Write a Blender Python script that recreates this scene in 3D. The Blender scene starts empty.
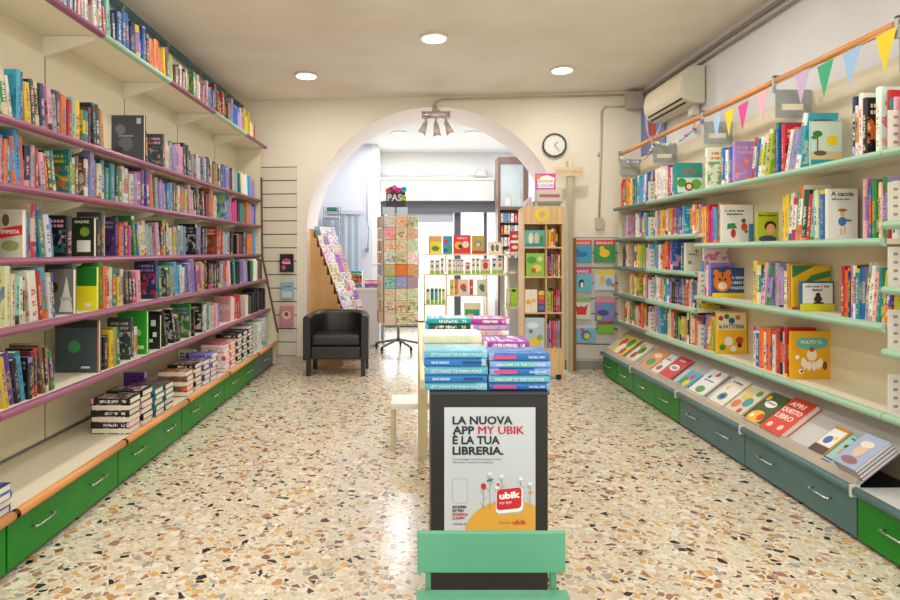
import bpy, bmesh, math, random
from mathutils import Matrix, Vector, Euler
R = random.Random(7)
C = bpy.context.scene.collection
sc = bpy.context.scene
# ------------------------------------------------------------------ camera, world, light, exposure
F = 600.0; CX = 415.0; CY = 251.0; H = 1.4
cd = bpy.data.cameras.new('camera'); cam = bpy.data.objects.new('camera', cd); C.objects.link(cam)
cam.location = (0, 0, H); cam.rotation_euler = (math.pi/2, 0, 0)
cd.sensor_width = 36; cd.lens = 24; cd.shift_x = 35/900; cd.shift_y = -49/900; cd.clip_start = .05
sc.camera = cam
sc.view_settings.view_transform = 'Standard'; sc.view_settings.look = 'None'
sc.view_settings.gamma = 1; sc.view_settings.exposure = 0.36
try: sc.view_settings.use_curve_mapping = False
except Exception: pass
w = bpy.data.worlds.new('daylight'); sc.world = w; w.use_nodes = True
w.node_tree.nodes['Background'].inputs[0].default_value = (1.0, .98, .96, 1)
w.node_tree.nodes['Background'].inputs[1].default_value = 1.5
CEIL = 3.28
def area(name, loc, size, energy, col, rot=(0, 0, 0), shape='DISK', sy=None):
    l = bpy.data.lights.new(name, 'AREA'); l.shape = shape; l.size = size; l.energy = energy; l.color = col
    if sy: l.size_y = sy
    o = bpy.data.objects.new(name, l); C.objects.link(o); o.location = loc; o.rotation_euler = rot
    return o
WARM = (1, .97, .93); COOL = (.86, .93, 1)
DOWN = [(.167, 5.27), (-1.16, 6.4), (1.52, 6.2), (-1.2, 4.3), (1.5, 4.2), (.15, 3.2), (-1.2, 2.1), (1.5, 2.1), (.15, 1.0), (-1.2, 0), (1.5, 0)]
for x, y in DOWN: area('downlight_lamp', (x, y, CEIL-.03), .2, 10, WARM)
for x, y in ((-.24, 9.1), (.87, 9.1), (-.24, 9.9), (.87, 9.9), (1.5, 8.7)): area('front_downlight_lamp', (x, y, 3.16), .22, 13, COOL)
area('window_daylight', (.4, 11.25, 1.5), 2.6, 55, COOL, (-math.pi/2-.5, 0, 0), 'RECTANGLE', 2.2)

# ------------------------------------------------------------------ helpers
def lin(c):
    if isinstance(c, str): c = [int(c[i:i+2], 16)/255 for i in (0, 2, 4)]
    return tuple((v/12.92 if v <= .04045 else ((v+.055)/1.055)**2.4) for v in c[:3])
_m = {}
def mat(c, rough=.5, metal=0, spec=.5, noise=0, scale=8, emit=0, bump=0):
    k = (c, rough, metal, spec, noise, scale, emit, bump)
    if k in _m: return _m[k]
    m = bpy.data.materials.new('paint_'+str(c)); m.use_nodes = True; n = m.node_tree.nodes; L = m.node_tree.links
    b = n['Principled BSDF']; col = lin(c)
    b.inputs['Base Color'].default_value = (*col, 1); b.inputs['Roughness'].default_value = rough
    b.inputs['Metallic'].default_value = metal; b.inputs['Specular IOR Level'].default_value = spec
    if noise or bump:
        t = n.new('ShaderNodeTexCoord'); z = n.new('ShaderNodeTexNoise'); z.inputs['Scale'].default_value = scale; z.inputs['Detail'].default_value = 6
        L.new(t.outputs['Object'], z.inputs['Vector'])
    if noise:
        r = n.new('ShaderNodeValToRGB'); L.new(z.outputs['Fac'], r.inputs['Fac'])
        r.color_ramp.elements[0].position = .3; r.color_ramp.elements[1].position = .7
        r.color_ramp.elements[0].color = (*[v*(1-noise) for v in col], 1); r.color_ramp.elements[1].color = (*[min(1, v*(1+noise*.5)) for v in col], 1)
        L.new(r.outputs[0], b.inputs['Base Color'])
    if bump:
        bp = n.new('ShaderNodeBump'); bp.inputs['Strength'].default_value = bump; bp.inputs['Distance'].default_value = .01
        L.new(z.outputs['Fac'], bp.inputs['Height']); L.new(bp.outputs[0], b.inputs['Normal'])
    if emit:
        b.inputs['Emission Color'].default_value = (*col, 1); b.inputs['Emission Strength'].default_value = emit
    _m[k] = m; return m
def wood(c1, c2, sc_=(6, 6, 40), rough=.45):
    k = ('wood', c1, c2, sc_)
    if k in _m: return _m[k]
    m = bpy.data.materials.new('wood'); m.use_nodes = True; n = m.node_tree.nodes; L = m.node_tree.links
    b = n['Principled BSDF']; b.inputs['Roughness'].default_value = rough
    t = n.new('ShaderNodeTexCoord'); mp = n.new('ShaderNodeMapping'); mp.inputs['Scale'].default_value = sc_
    z = n.new('ShaderNodeTexNoise'); z.inputs['Scale'].default_value = 1.2; z.inputs['Detail'].default_value = 5
    r = n.new('ShaderNodeValToRGB'); r.color_ramp.elements[0].position = .35; r.color_ramp.elements[1].position = .65
    r.color_ramp.elements[0].color = (*lin(c1), 1); r.color_ramp.elements[1].color = (*lin(c2), 1)
    L.new(t.outputs['Object'], mp.inputs[0]); L.new(mp.outputs[0], z.inputs['Vector']); L.new(z.outputs['Fac'], r.inputs[0]); L.new(r.outputs[0], b.inputs['Base Color'])
    _m[k] = m; return m
def glass(c='eef6f6', alpha=.15):
    k = ('glass', c, alpha)
    if k in _m: return _m[k]
    m = bpy.data.materials.new('glass'); m.use_nodes = True; n = m.node_tree.nodes; L = m.node_tree.links
    b = n['Principled BSDF']; b.inputs['Base Color'].default_value = (*lin(c), 1); b.inputs['Roughness'].default_value = .05; b.inputs['Alpha'].default_value = alpha
    _m[k] = m; return m
def box(bm, x0, x1, y0, y1, z0, z1, mi=0):
    v = [bm.verts.new(p) for p in ((x0,y0,z0),(x1,y0,z0),(x1,y1,z0),(x0,y1,z0),(x0,y0,z1),(x1,y0,z1),(x1,y1,z1),(x0,y1,z1))]
    fs = []
    for q in ((3,2,1,0),(4,5,6,7),(0,1,5,4),(1,2,6,5),(2,3,7,6),(3,0,4,7)):
        f = bm.faces.new([v[i] for i in q]); f.material_index = mi; fs.append(f)
    return v
def cyl(bm, p0, p1, r, seg=12, mi=0, r2=None, cap=True, smooth=True):
    p0 = Vector(p0); p1 = Vector(p1); d = (p1-p0).normalized(); a = d.orthogonal().normalized(); b = d.cross(a)
    r2 = r if r2 is None else r2; A = []; B = []
    for i in range(seg):
        t = 2*math.pi*i/seg; o = a*math.cos(t)+b*math.sin(t); A.append(bm.verts.new(p0+o*r)); B.append(bm.verts.new(p1+o*r2))
    for i in range(seg):
        f = bm.faces.new((A[i], A[(i+1) % seg], B[(i+1) % seg], B[i])); f.material_index = mi; f.smooth = smooth
    if cap:
        bm.faces.new(A[::-1]).material_index = mi; bm.faces.new(B).material_index = mi
def tube(bm, pts, r, seg=8, mi=0):
    for a, b in zip(pts[:-1], pts[1:]): cyl(bm, a, b, r, seg, mi)
def prism(bm, pts, axis, a, b, mi=0, smooth=False):
    # pts 2D in the plane normal to axis ('x': (y,z), 'y': (x,z), 'z': (x,y))
    def P(p, t): return {'x': (t, p[0], p[1]), 'y': (p[0], t, p[1]), 'z': (p[0], p[1], t)}[axis]
    A = [bm.verts.new(P(p, a)) for p in pts]; B = [bm.verts.new(P(p, b)) for p in pts]; n = len(pts)
    bm.faces.new(A).material_index = mi; bm.faces.new(B[::-1]).material_index = mi
    for i in range(n):
        f = bm.faces.new((A[i], B[i], B[(i+1) % n], A[(i+1) % n])); f.material_index = mi; f.smooth = smooth
def ball(bm, c, r, sx=1, sy=1, sz=1, seg=10, mi=0):
    g = bmesh.ops.create_uvsphere(bm, u_segments=seg, v_segments=max(5, seg//2+1), radius=r, matrix=Matrix.Translation(c) @ Matrix.Diagonal((sx, sy, sz, 1)))
    fs = set(f for v in g['verts'] for f in v.link_faces)
    for f in fs: f.smooth = True; f.material_index = mi
def new(name, bm, m, parent=None, bevel=0, seg=2, sub=0):
    bmesh.ops.recalc_face_normals(bm, faces=bm.faces)
    me = bpy.data.meshes.new(name); bm.to_mesh(me); bm.free()
    for x in (m if isinstance(m, (list, tuple)) else [m]): me.materials.append(x)
    o = bpy.data.objects.new(name, me); C.objects.link(o)
    if parent: o.parent = parent
    if bevel:
        k = o.modifiers.new('bevel', 'BEVEL'); k.width = bevel; k.segments = seg; k.limit_method = 'ANGLE'
    if sub:
        k = o.modifiers.new('sub', 'SUBSURF'); k.levels = sub; k.render_levels = sub
    return o
def nb(): return bmesh.new()
def one(name, m, parent=None, bevel=0, **k):
    bm = nb(); box(bm, *k['b']); return new(name, bm, m, parent, bevel)
def tag(o, label, cat, group=None):
    o['label'] = label; o['category'] = cat
    if group: o['group'] = group
    return o
def empty(name, loc, label, cat, group=None, rz=0):
    o = bpy.data.objects.new(name, None); C.objects.link(o); o.location = loc; o.rotation_euler = (0, 0, rz); o.empty_display_size = .1
    return tag(o, label, cat, group)
def struct(name, bm, m, bevel=0):
    o = new(name, bm, m, None, bevel); o['kind'] = 'structure'; return o
def sbox(name, m, *b, bevel=0):
    bm = nb(); box(bm, *b); return struct(name, bm, m, bevel)
_tc = {}
def text_mesh(s, size, ext=.0006, bold=0, shear=0):
    k = (s, size, ext, bold, shear)
    if k in _tc: return _tc[k]
    cu = bpy.data.curves.new('t', 'FONT'); cu.body = s; cu.size = size; cu.extrude = ext; cu.offset = bold; cu.shear = shear
    cu.resolution_u = 2
    o = bpy.data.objects.new('t', cu); C.objects.link(o); bpy.context.view_layer.update()
    me = bpy.data.meshes.new_from_object(o.evaluated_get(bpy.context.evaluated_depsgraph_get()))
    bpy.data.objects.remove(o); bpy.data.curves.remove(cu)
    _tc[k] = me; return me
def add_text(bm, s, size, M, mi=0, width=None, bold=0, center=False, shear=0):
    me = text_mesh(s, size, bold=bold, shear=shear)
    xs = [v.co.x for v in me.vertices]
    if not xs: return
    x0, x1 = min(xs), max(xs); k = (width/(x1-x0)) if width else 1
    off = -(x0+x1)/2 if center else -x0
    T = M @ Matrix.Diagonal((k, 1, 1, 1)) @ Matrix.Translation((off, 0, 0))
    n0 = len(bm.verts); nf = len(bm.faces)
    bm.from_mesh(me); bm.verts.ensure_lookup_table(); bm.faces.ensure_lookup_table()
    for v in bm.verts[n0:]: v.co = T @ v.co
    for f in bm.faces[nf:]: f.material_index = mi

# ------------------------------------------------------------------ palette and book material
PAL = {'K': ('1d1c20', 'black'), 'N': ('20305f', 'navy'), 'B': ('2467b5', 'blue'), 'C': ('3fa9d8', 'sky blue'), 'T': ('1f8a8c', 'teal'),
 'G': ('2c9140', 'green'), 'L': ('a2c83a', 'lime green'), 'Y': ('f2cf1e', 'yellow'), 'O': ('ee7b2a', 'orange'), 'R': ('cf2230', 'red'),
 'M': ('7a2338', 'maroon'), 'P': ('5a2f8f', 'purple'), 'V': ('a58fcf', 'lilac'), 'F': ('d6398a', 'magenta'), 'I': ('efb0be', 'pale pink'),
 'W': ('f1efe9', 'white'), 'E': ('e9dcb8', 'cream'), 'S': ('a3a8ad', 'silver grey'), 'D': ('4b5058', 'charcoal'), 'A': ('1e4a34', 'dark green'),
 'U': ('84603f', 'brown'), 'J': ('d9a441', 'ochre'), 'Q': ('8fd0c4', 'mint')}
def book_mat():
    m = bpy.data.materials.new('printed_cover'); m.use_nodes = True; n = m.node_tree.nodes; L = m.node_tree.links
    b = n['Principled BSDF']; b.inputs['Roughness'].default_value = .38
    def N(t, **k):
        x = n.new(t)
        for a, v in k.items(): setattr(x, a, v)
        return x
    def put(sock, v):
        if hasattr(v, 'links') or hasattr(v, 'is_linked'): L.new(v, sock)
        else: sock.default_value = v
    def M(op, a, b_=0.0, c=None):
        x = N('ShaderNodeMath', operation=op); put(x.inputs[0], a); put(x.inputs[1], b_)
        if c is not None: put(x.inputs[2], c)
        return x.outputs[0]
    def mix(f, a, b_):
        x = N('ShaderNodeMix', data_type='RGBA'); put(x.inputs[0], f); put(x.inputs[6], a); put(x.inputs[7], b_); return x.outputs[2]
    def att(k): return N('ShaderNodeAttribute', attribute_type='OBJECT', attribute_name=k).outputs['Color']
    c1, c2, c3 = att('c1'), att('c2'), att('c3')
    oi = N('ShaderNodeObjectInfo'); rnd = oi.outputs['Random']
    uv = N('ShaderNodeUVMap', uv_map='UVMap').outputs[0]
    s = N('ShaderNodeSeparateXYZ'); L.new(uv, s.inputs[0]); u, v = s.outputs[0], s.outputs[1]
    is_cover = M('GREATER_THAN', u, 1.5)
    fu = M('FRACT', u); off = M('MULTIPLY', rnd, 97.0)
    def noise(su, sv, scale, detail=2):
        cb = N('ShaderNodeCombineXYZ'); put(cb.inputs[0], M('MULTIPLY', u, su)); put(cb.inputs[1], M('MULTIPLY', v, sv)); put(cb.inputs[2], off)
        z = N('ShaderNodeTexNoise'); z.inputs['Scale'].default_value = scale; z.inputs['Detail'].default_value = detail; L.new(cb.outputs[0], z.inputs['Vector']); return z.outputs['Fac']
    # spine: band, title marks
    r2 = M('FRACT', M('MULTIPLY', rnd, 13.7)); r3 = M('FRACT', M('MULTIPLY', rnd, 41.3))
    band_lo = M('MULTIPLY', M('LESS_THAN', v, M('MULTIPLY', r2, .32)), M('GREATER_THAN', r3, .45))
    band_hi = M('MULTIPLY', M('GREATER_THAN', v, M('SUBTRACT', 1.0, M('MULTIPLY', r3, .3))), M('GREATER_THAN', r2, .6))
    base = mix(M('MAXIMUM', band_lo, band_hi), c1, c2)
    tz = M('MULTIPLY', M('GREATER_THAN', v, .3), M('LESS_THAN', v, M('ADD', .62, M('MULTIPLY', r2, .25))))
    tu = M('MULTIPLY', M('GREATER_THAN', fu, .25), M('LESS_THAN', fu, .75))
    marks = M('MULTIPLY', M('MULTIPLY', tz, tu), M('GREATER_THAN', noise(1.2, 26, 1.6), .5))
    auth = M('MULTIPLY', M('MULTIPLY', M('GREATER_THAN', v, .1), M('LESS_THAN', v, .2)), M('MULTIPLY', tu, M('GREATER_THAN', noise(3, 40, 1.3), .5)))
    spine = mix(M('MAXIMUM', marks, auth), base, c3)
    # cover: picture blobs and title rows
    pz = M('MULTIPLY', M('GREATER_THAN', v, .12), M('LESS_THAN', v, .66))
    pic = M('MULTIPLY', M('MULTIPLY', pz, .75), M('GREATER_THAN', noise(2.2, 3.0, 1.7, 3), .52))
    pic2 = M('MULTIPLY', M('MULTIPLY', pz, .6), M('GREATER_THAN', noise(3.5, 5.0, 1.4, 2), .6))
    cov = mix(pic, c1, c2); cov = mix(pic2, cov, c3)
    cu = M('MULTIPLY', M('GREATER_THAN', fu, .14), M('LESS_THAN', fu, .86))
    rows = M('MULTIPLY', M('GREATER_THAN', M('FRACT', M('MULTIPLY', v, 9.0)), .42), M('MULTIPLY', M('GREATER_THAN', v, .7), M('LESS_THAN', v, .92)))
    tm = M('MULTIPLY', M('MULTIPLY', rows, cu), M('GREATER_THAN', noise(22, 2, 1.0), .46))
    cov = mix(tm, cov, c3)
    L.new(mix(is_cover, spine, cov), b.inputs['Base Color'])
    return m
BM = book_mat()
PAGES = mat('eee6d2', .85)
def stuff_mat():
    m = bpy.data.materials.new('printed_spines'); m.use_nodes = True; n = m.node_tree.nodes
    a = n.new('ShaderNodeAttribute'); a.attribute_name = 'Col'; m.node_tree.links.new(a.outputs['Color'], n['Principled BSDF'].inputs['Base Color'])
    n['Principled BSDF'].inputs['Roughness'].default_value = .4; return m
SM = stuff_mat()
def book_geo(bm, t=1, d=1, h=1, pages=True, cover=True, ct=None, cm=0, pm=1):
    """cover: two boards and a rounded spine; x thickness, y from spine (0) to fore-edge, z height"""
    uv = bm.loops.layers.uv.get('UVMap') or bm.loops.layers.uv.new('UVMap')
    c = ct if ct else .09*t; cz = .012*h
    if cover:
        prof = [(-.5*t, d), (-.5*t, .05*d), (-.36*t, .008*d), (0, 0), (.36*t, .008*d), (.5*t, .05*d), (.5*t, d)]
        inn = [(.5*t-c, d), (.5*t-c, .06*d), (-.5*t+c, .06*d), (-.5*t+c, d)]
        ring = prof+inn; n = len(ring)
        A = [bm.verts.new((x, y, 0)) for x, y in ring]; B = [bm.verts.new((x, y, h)) for x, y in ring]
        for i in range(n):
            j = (i+1) % n; f = bm.faces.new((A[i], A[j], B[j], B[i])); f.material_index = cm
            def U(p):
                if i in (0, 5): return 2+min(.999, max(.001, p[1]/d if i == 5 else 1-p[1]/d))
                if i in (1, 2, 3, 4): return min(.99, max(.01, p[0]/t+.5))
                return 6.5
            for lp in f.loops: lp[uv].uv = (U(lp.vert.co), min(.999, max(.001, lp.vert.co.z/h)))
        for q in (0, 1):
            V = B if q else A
            for idx in ((0, 1, 9, 10), (5, 6, 7, 8), (1, 2, 3, 4, 5, 8, 9)):
                f = bm.faces.new([V[k] for k in idx]); f.material_index = cm
                for lp in f.loops: lp[uv].uv = (.5, .02)
    if pages:
        box(bm, -.5*t+c, .5*t-c, .06*d, .975*d, cz, h-cz, pm)
def unit_mesh(name, **k):
    bm = nb(); book_geo(bm, **k); bmesh.ops.recalc_face_normals(bm, faces=bm.faces)
    me = bpy.data.meshes.new(name); bm.to_mesh(me); bm.free(); return me
ME_COVER = unit_mesh('book_cover', pages=False); ME_COVER.materials.append(BM)
ME_PAGES = unit_mesh('book_pages', cover=False, pm=0); ME_PAGES.materials.append(PAGES)
ME_BOTH = unit_mesh('book'); ME_BOTH.materials.append(BM); ME_BOTH.materials.append(PAGES)
def colr(code, j=.0):
    c = lin(PAL[code][0]); return [max(0, min(1, v*(1+R.uniform(-j, j)))) for v in c]
def contrast(code):
    l = sum(lin(PAL[code][0])); return R.choice('WEESJYI' if l < .7 else 'NMDRPB')
def put_book(name, M, t, d, h, code, c2=None, c3=None, parts=True, label=None, group=None, cat='book', j=.15):
    """M places local frame (x thickness, y spine->fore-edge, z height) """
    o = bpy.data.objects.new(name, ME_COVER if parts else ME_BOTH); C.objects.link(o)
    o.matrix_basis = M @ Matrix.Diagonal((t, d, h, 1))
    c2 = c2 or R.choice('WEYRKBOGFTSV'); c3 = c3 or contrast(code)
    o['c1'] = colr(code, j); o['c2'] = colr(c2); o['c3'] = colr(c3)
    if parts:
        p = bpy.data.objects.new('pages', ME_PAGES); C.objects.link(p); p.parent = o
    if label: tag(o, label, cat, group)
    return o
def frame(x, y, z, o=(0, 0, 0)):
    M = Matrix.Identity(4)
    for i, v in enumerate((x, y, z)):
        for k in range(3): M[k][i] = v[k]
    for k in range(3): M[k][3] = o[k]
    return M
def sh(rgb):  # hex material shorthand, glossy print
    return mat(rgb, .4)
def hero(name, M, t, d, h, base, decals, label, spine=None, group=None, cat='book'):
    """book with a cover drawn as inlaid coloured shapes; cover = +x face, u from left edge as read, v up"""
    bm = nb(); ms = [sh(base), PAGES, sh(spine or base)]; book_geo(bm, t, d, h, ct=.0025)
    for f in bm.faces:
        if f.material_index == 0 and abs(f.normal.x) < .5: pass
    lay = 0
    for dc in decals:
        k, col = dc[0], dc[1]; m = sh(col)
        if m not in ms: ms.append(m)
        mi = ms.index(m); lay += 1; e = .0006+.00025*lay
        def Q(u, v): return Vector((t/2+e, u*d, v*h))
        if k == 'disc':
            _, _, u, v, r = dc[:5]; ry = dc[5] if len(dc) > 5 else r
            vs = [bm.verts.new(Q(min(.985, max(.015, u+r*math.cos(a))), min(.988, max(.012, v+ry*math.sin(a)*d/h)))) for a in [2*math.pi*i/18 for i in range(18)]]
            bm.faces.new(vs).material_index = mi
        elif k == 'poly':
            bm.faces.new([bm.verts.new(Q(u, v)) for u, v in dc[2]]).material_index = mi
        elif k == 'rect':
            _, _, u0, v0, u1, v1 = dc
            bm.faces.new([bm.verts.new(Q(u, v)) for u, v in ((u0, v0), (u1, v0), (u1, v1), (u0, v1))]).material_index = mi
        elif k == 'text':
            _, _, s, u, v, size = dc[:6]; wd = dc[6]*d if len(dc) > 6 else None
            T = frame((0, 1, 0), (0, 0, 1), (1, 0, 0), Q(u, v)); add_text(bm, s, size*h, T, mi, wd, bold=.0006, center=True)
    o = new(name, bm, ms); o.matrix_basis = M
    return tag(o, label, cat, group)

# ------------------------------------------------------------------ common materials
CREAM = mat('e0d6b8', .45, noise=.05, scale=3); LAM = mat('e6dfc8', .4)
PURP = mat('8c4a69', .35); MINT = mat('9cc3a6', .35); SLATE = mat('4f7273', .4); DSLATE = mat('5f7c74', .4)
GREEN = mat('0c8416', .35, spec=.3, noise=.12, scale=5); DRGREEN = GREEN; ORNG = wood('c87a34', 'dd9a55', (20, 1.2, 20))
CHROME = mat('c8c8c8', .25, .9); GREYM = mat('a3aaa8', .4); BLACKM = mat('1b1b1c', .5); BRN = mat('6b4a2e', .5)
WALL = mat('eee6d4', .8, noise=.06, scale=1.3, bump=.15); WHITEW = mat('f1f0ee', .8)
PINE = wood('d9b27c', 'e6c592', (30, 30, 2)); BIRCH = wood('d6a365', 'e2b67c', (4, 4, 2))

# ------------------------------------------------------------------ structure
def terrazzo():
    m = bpy.data.materials.new('terrazzo'); m.use_nodes = True; n = m.node_tree.nodes; L = m.node_tree.links; b = n['Principled BSDF']
    tc = n.new('ShaderNodeTexCoord')
    nz = n.new('ShaderNodeTexNoise'); nz.inputs['Scale'].default_value = 14; L.new(tc.outputs['Object'], nz.inputs['Vector'])
    def layer(scale, stops, rad, rnd=1.0, off=(0, 0, 0)):
        mp = n.new('ShaderNodeMapping'); mp.inputs['Location'].default_value = off; L.new(tc.outputs['Object'], mp.inputs[0])
        ad = n.new('ShaderNodeMix'); ad.data_type = 'VECTOR'; ad.inputs[0].default_value = .03; L.new(mp.outputs[0], ad.inputs[4]); L.new(nz.outputs['Color'], ad.inputs[5])
        v1 = n.new('ShaderNodeTexVoronoi'); v1.feature = 'F1'; v1.inputs['Scale'].default_value = scale; v1.inputs['Randomness'].default_value = rnd; v1.voronoi_dimensions = '2D'
        v2 = n.new('ShaderNodeTexVoronoi'); v2.feature = 'DISTANCE_TO_EDGE'; v2.inputs['Scale'].default_value = scale; v2.inputs['Randomness'].default_value = rnd; v2.voronoi_dimensions = '2D'
        L.new(ad.outputs[1], v1.inputs['Vector']); L.new(ad.outputs[1], v2.inputs['Vector'])
        s = n.new('ShaderNodeSeparateColor'); L.new(v1.outputs['Color'], s.inputs[0])
        r = n.new('ShaderNodeValToRGB'); r.color_ramp.interpolation = 'CONSTANT'; L.new(s.outputs[0], r.inputs[0])
        e = r.color_ramp.elements; e[0].position = 0; e[0].color = (*lin(stops[0][1]), 1); e[1].position = stops[1][0]; e[1].color = (*lin(stops[1][1]), 1)
        for p, c in stops[2:]:
            k = e.new(p); k.color = (*lin(c), 1)
        # chip where distance to edge exceeds a random margin
        mm = n.new('ShaderNodeMath'); mm.operation = 'MULTIPLY'; L.new(s.outputs[1], mm.inputs[0]); mm.inputs[1].default_value = rad
        g = n.new('ShaderNodeMath'); g.operation = 'GREATER_THAN'; L.new(v2.outputs['Distance'], g.inputs[0]); L.new(mm.outputs[0], g.inputs[1])
        return r.outputs[0], g.outputs[0]
    big, mb = layer(30, [(0, 'dacfb6'), (.34, 'd0c4a9'), (.46, 'd9ae6f'), (.54, 'c08e5c'), (.60, 'a67c66'), (.66, 'cdbda6'), (.76, 'a8a198'), (.81, 'ebe4d6'), (.90, '2a2c2e'), (.96, '7b5a4c')], .3)
    sm, ms = layer(62, [(0, 'e9e0cb'), (.4, 'd9cbae'), (.55, 'cf9d62'), (.66, 'b8aea0'), (.78, 'f0e9da'), (.9, '8d7768'), (.96, '3c3a38')], .3, off=(3.3, 1.7, 0))
    m1 = n.new('ShaderNodeMix'); m1.data_type = 'RGBA'; L.new(ms, m1.inputs[0]); m1.inputs[6].default_value = (*lin('dcd3bd'), 1); L.new(sm, m1.inputs[7])
    m2 = n.new('ShaderNodeMix'); m2.data_type = 'RGBA'; L.new(mb, m2.inputs[0]); L.new(m1.outputs[2], m2.inputs[6]); L.new(big, m2.inputs[7])
    L.new(m2.outputs[2], b.inputs['Base Color']); b.inputs['Roughness'].default_value = .22; b.inputs['Specular IOR Level'].default_value = .45
    return m
bm = nb(); box(bm, -2.3, 2.75, -1.5, 11.6, -.1, 0); struct('floor', bm, terrazzo())
def ceiling_mat():
    m = bpy.data.materials.new('plaster_ceiling'); m.use_nodes = True; n = m.node_tree.nodes; L = m.node_tree.links
    t = n.new('ShaderNodeTexCoord'); z = n.new('ShaderNodeTexNoise'); z.inputs['Scale'].default_value = 1.1; z.inputs['Detail'].default_value = 7; L.new(t.outputs['Object'], z.inputs['Vector'])
    r = n.new('ShaderNodeValToRGB'); r.color_ramp.elements[0].position = .3; r.color_ramp.elements[1].position = .68
    r.color_ramp.elements[0].color = (*lin('e6dccf'), 1); r.color_ramp.elements[1].color = (*lin('f4eee4'), 1)
    L.new(z.outputs['Fac'], r.inputs[0]); L.new(r.outputs[0], n['Principled BSDF'].inputs['Base Color']); n['Principled BSDF'].inputs['Roughness'].default_value = .75; return m
CM = ceiling_mat()
YL, YR = 7.55, 7.05
bm = nb(); prism(bm, [(-2.3, -1.5), (2.75, -1.5), (2.75, YR+.1), (-2.3, YL+.1)], 'z', CEIL, CEIL+.1); struct('ceiling', bm, CM)
sbox('wall_left', WALL, -2.35, -2.22, -1.5, 7.7, 0, CEIL)
sbox('wall_right', mat('dedfe0', .8, noise=.05, scale=1.5), 2.65, 2.75, -1.5, 7.3, 0, CEIL)
# arched wall, slightly turned
ang = math.atan2(YR-YL, 4.9)
def wallpt(x, dy=0):   # world point on the wall's face at world x
    return YL+(x+2.25)*(YR-YL)/4.9+dy
bm = nb(); AR = 1.557; AX = .207; AZ = 1.595
outer = []; N_ = 48
arc = [(AX+AR*math.cos(math.pi-math.pi*i/N_), AZ+AR*math.sin(math.pi-math.pi*i/N_)) for i in range(N_+1)]
arc = [(AX-AR, 0)]+arc+[(AX+AR, 0)]
def wv(x, z, d): return bm.verts.new((x, wallpt(x)+d, z))
TH = .8
for d in (0, TH):
    # strips from arc up to the ceiling, and side panels
    for (x0, z0), (x1, z1) in zip(arc[:-1], arc[1:]):
        if abs(x1-x0) < 1e-6: continue
        bm.faces.new([wv(x0, z0, d), wv(x1, z1, d), wv(x1, CEIL, d), wv(x0, CEIL, d)])
    for a, b_ in ((-2.3, AX-AR), (AX+AR, 2.75)):
        bm.faces.new([wv(a, 0, d), wv(b_, 0, d), wv(b_, CEIL, d), wv(a, CEIL, d)])
for (x0, z0), (x1, z1) in zip(arc[:-1], arc[1:]):
    f = bm.faces.new([wv(x0, z0, 0), wv(x1, z1, 0), wv(x1, z1, TH), wv(x0, z0, TH)]); f.material_index = 1
bm.faces.new([wv(-2.3, CEIL, 0), wv(2.75, CEIL, 0), wv(2.75, CEIL, TH), wv(-2.3, CEIL, TH)])
bmesh.ops.remove_doubles(bm, verts=bm.verts, dist=1e-4)
struct('wall_back', bm, [WALL, mat('f6ece6', .75)])
bm = nb()
prism(bm, [(-2.2, wallpt(-2.2)-.014), (-1.36, wallpt(-1.36)-.014), (-1.36, wallpt(-1.36)-.001), (-2.2, wallpt(-2.2)-.001)], 'z', 0, .09); struct('baseboard_back_left', bm, mat('cfc6b4', .5))
bm = nb()
prism(bm, [(1.78, wallpt(1.78)-.014), (2.64, wallpt(2.64)-.014), (2.64, wallpt(2.64)-.001), (1.78, wallpt(1.78)-.001)], 'z', 0, .1); struct('baseboard_back_right', bm, mat('8d9089', .5))
# front shop beyond the arch
BC = 3.2
sbox('ceiling_far', WHITEW, -2.3, 2.5, 7.85, 11.6, BC, BC+.1)
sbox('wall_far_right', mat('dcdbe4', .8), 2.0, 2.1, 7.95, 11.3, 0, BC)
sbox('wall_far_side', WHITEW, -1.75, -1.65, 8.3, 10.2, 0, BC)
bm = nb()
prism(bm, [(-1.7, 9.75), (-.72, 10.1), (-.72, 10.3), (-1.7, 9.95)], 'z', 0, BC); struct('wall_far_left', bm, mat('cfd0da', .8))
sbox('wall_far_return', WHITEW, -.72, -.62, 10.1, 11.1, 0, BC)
sbox('trim_1', mat('f4f2ee', .6), -.62, 2.0, 11.02, 11.2, 2.72, BC)
sbox('trim_2', mat('e3e1de', .5), -.62, 2.0, 10.98, 11.02, 2.78, 2.84)
bm = nb(); box(bm, -.58, 1.42, 10.72, 11.0, 2.3, 2.68); box(bm, -.6, 1.44, 10.7, 11.02, 2.66, 2.7)
o = new('roller_shutter_box', bm, mat('cdc8be', .5), bevel=.01); tag(o, 'wide cream roller shutter box above the shop entrance', 'shutter box')
sbox('trim_3', mat('55565c', .4), -.62, 1.45, 10.85, 11.05, 2.1, 2.3)
DF = mat('4c4d55', .4); BF = mat('6a4a40', .45)
bm = nb()
for x0, x1 in ((-.62, -.55), (.72, .84), (1.26, 1.32)): box(bm, x0, x1, 11.0, 11.06, 0, 2.1)
box(bm, -.55, .72, 11.0, 11.06, 0, .12)
o = struct('door_1', bm, DF)
bm = nb(); box(bm, -.55, .72, 11.02, 11.03, .12, 2.1); p = new('pane', bm, glass(), o)
bm = nb(); box(bm, .04, .08, 10.93, 10.97, .9, 1.4); cyl(bm, (.06, 11, .95), (.06, 10.95, .95), .01); cyl(bm, (.06, 11, 1.35), (.06, 10.95, 1.35), .01); new('door_handle', bm, CHROME, o)
bm = nb(); box(bm, 1.32, 2.0, 11.0, 11.06, 0, .5); box(bm, 1.32, 2.0, 11.0, 11.06, 2.1, 2.72); box(bm, 1.94, 2.0, 11.0, 11.06, .5, 2.1); box(bm, 1.42, 1.5, 11.0, 11.06, 2.1, 2.72)
o = struct('window_1', bm, WHITEW)
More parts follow.
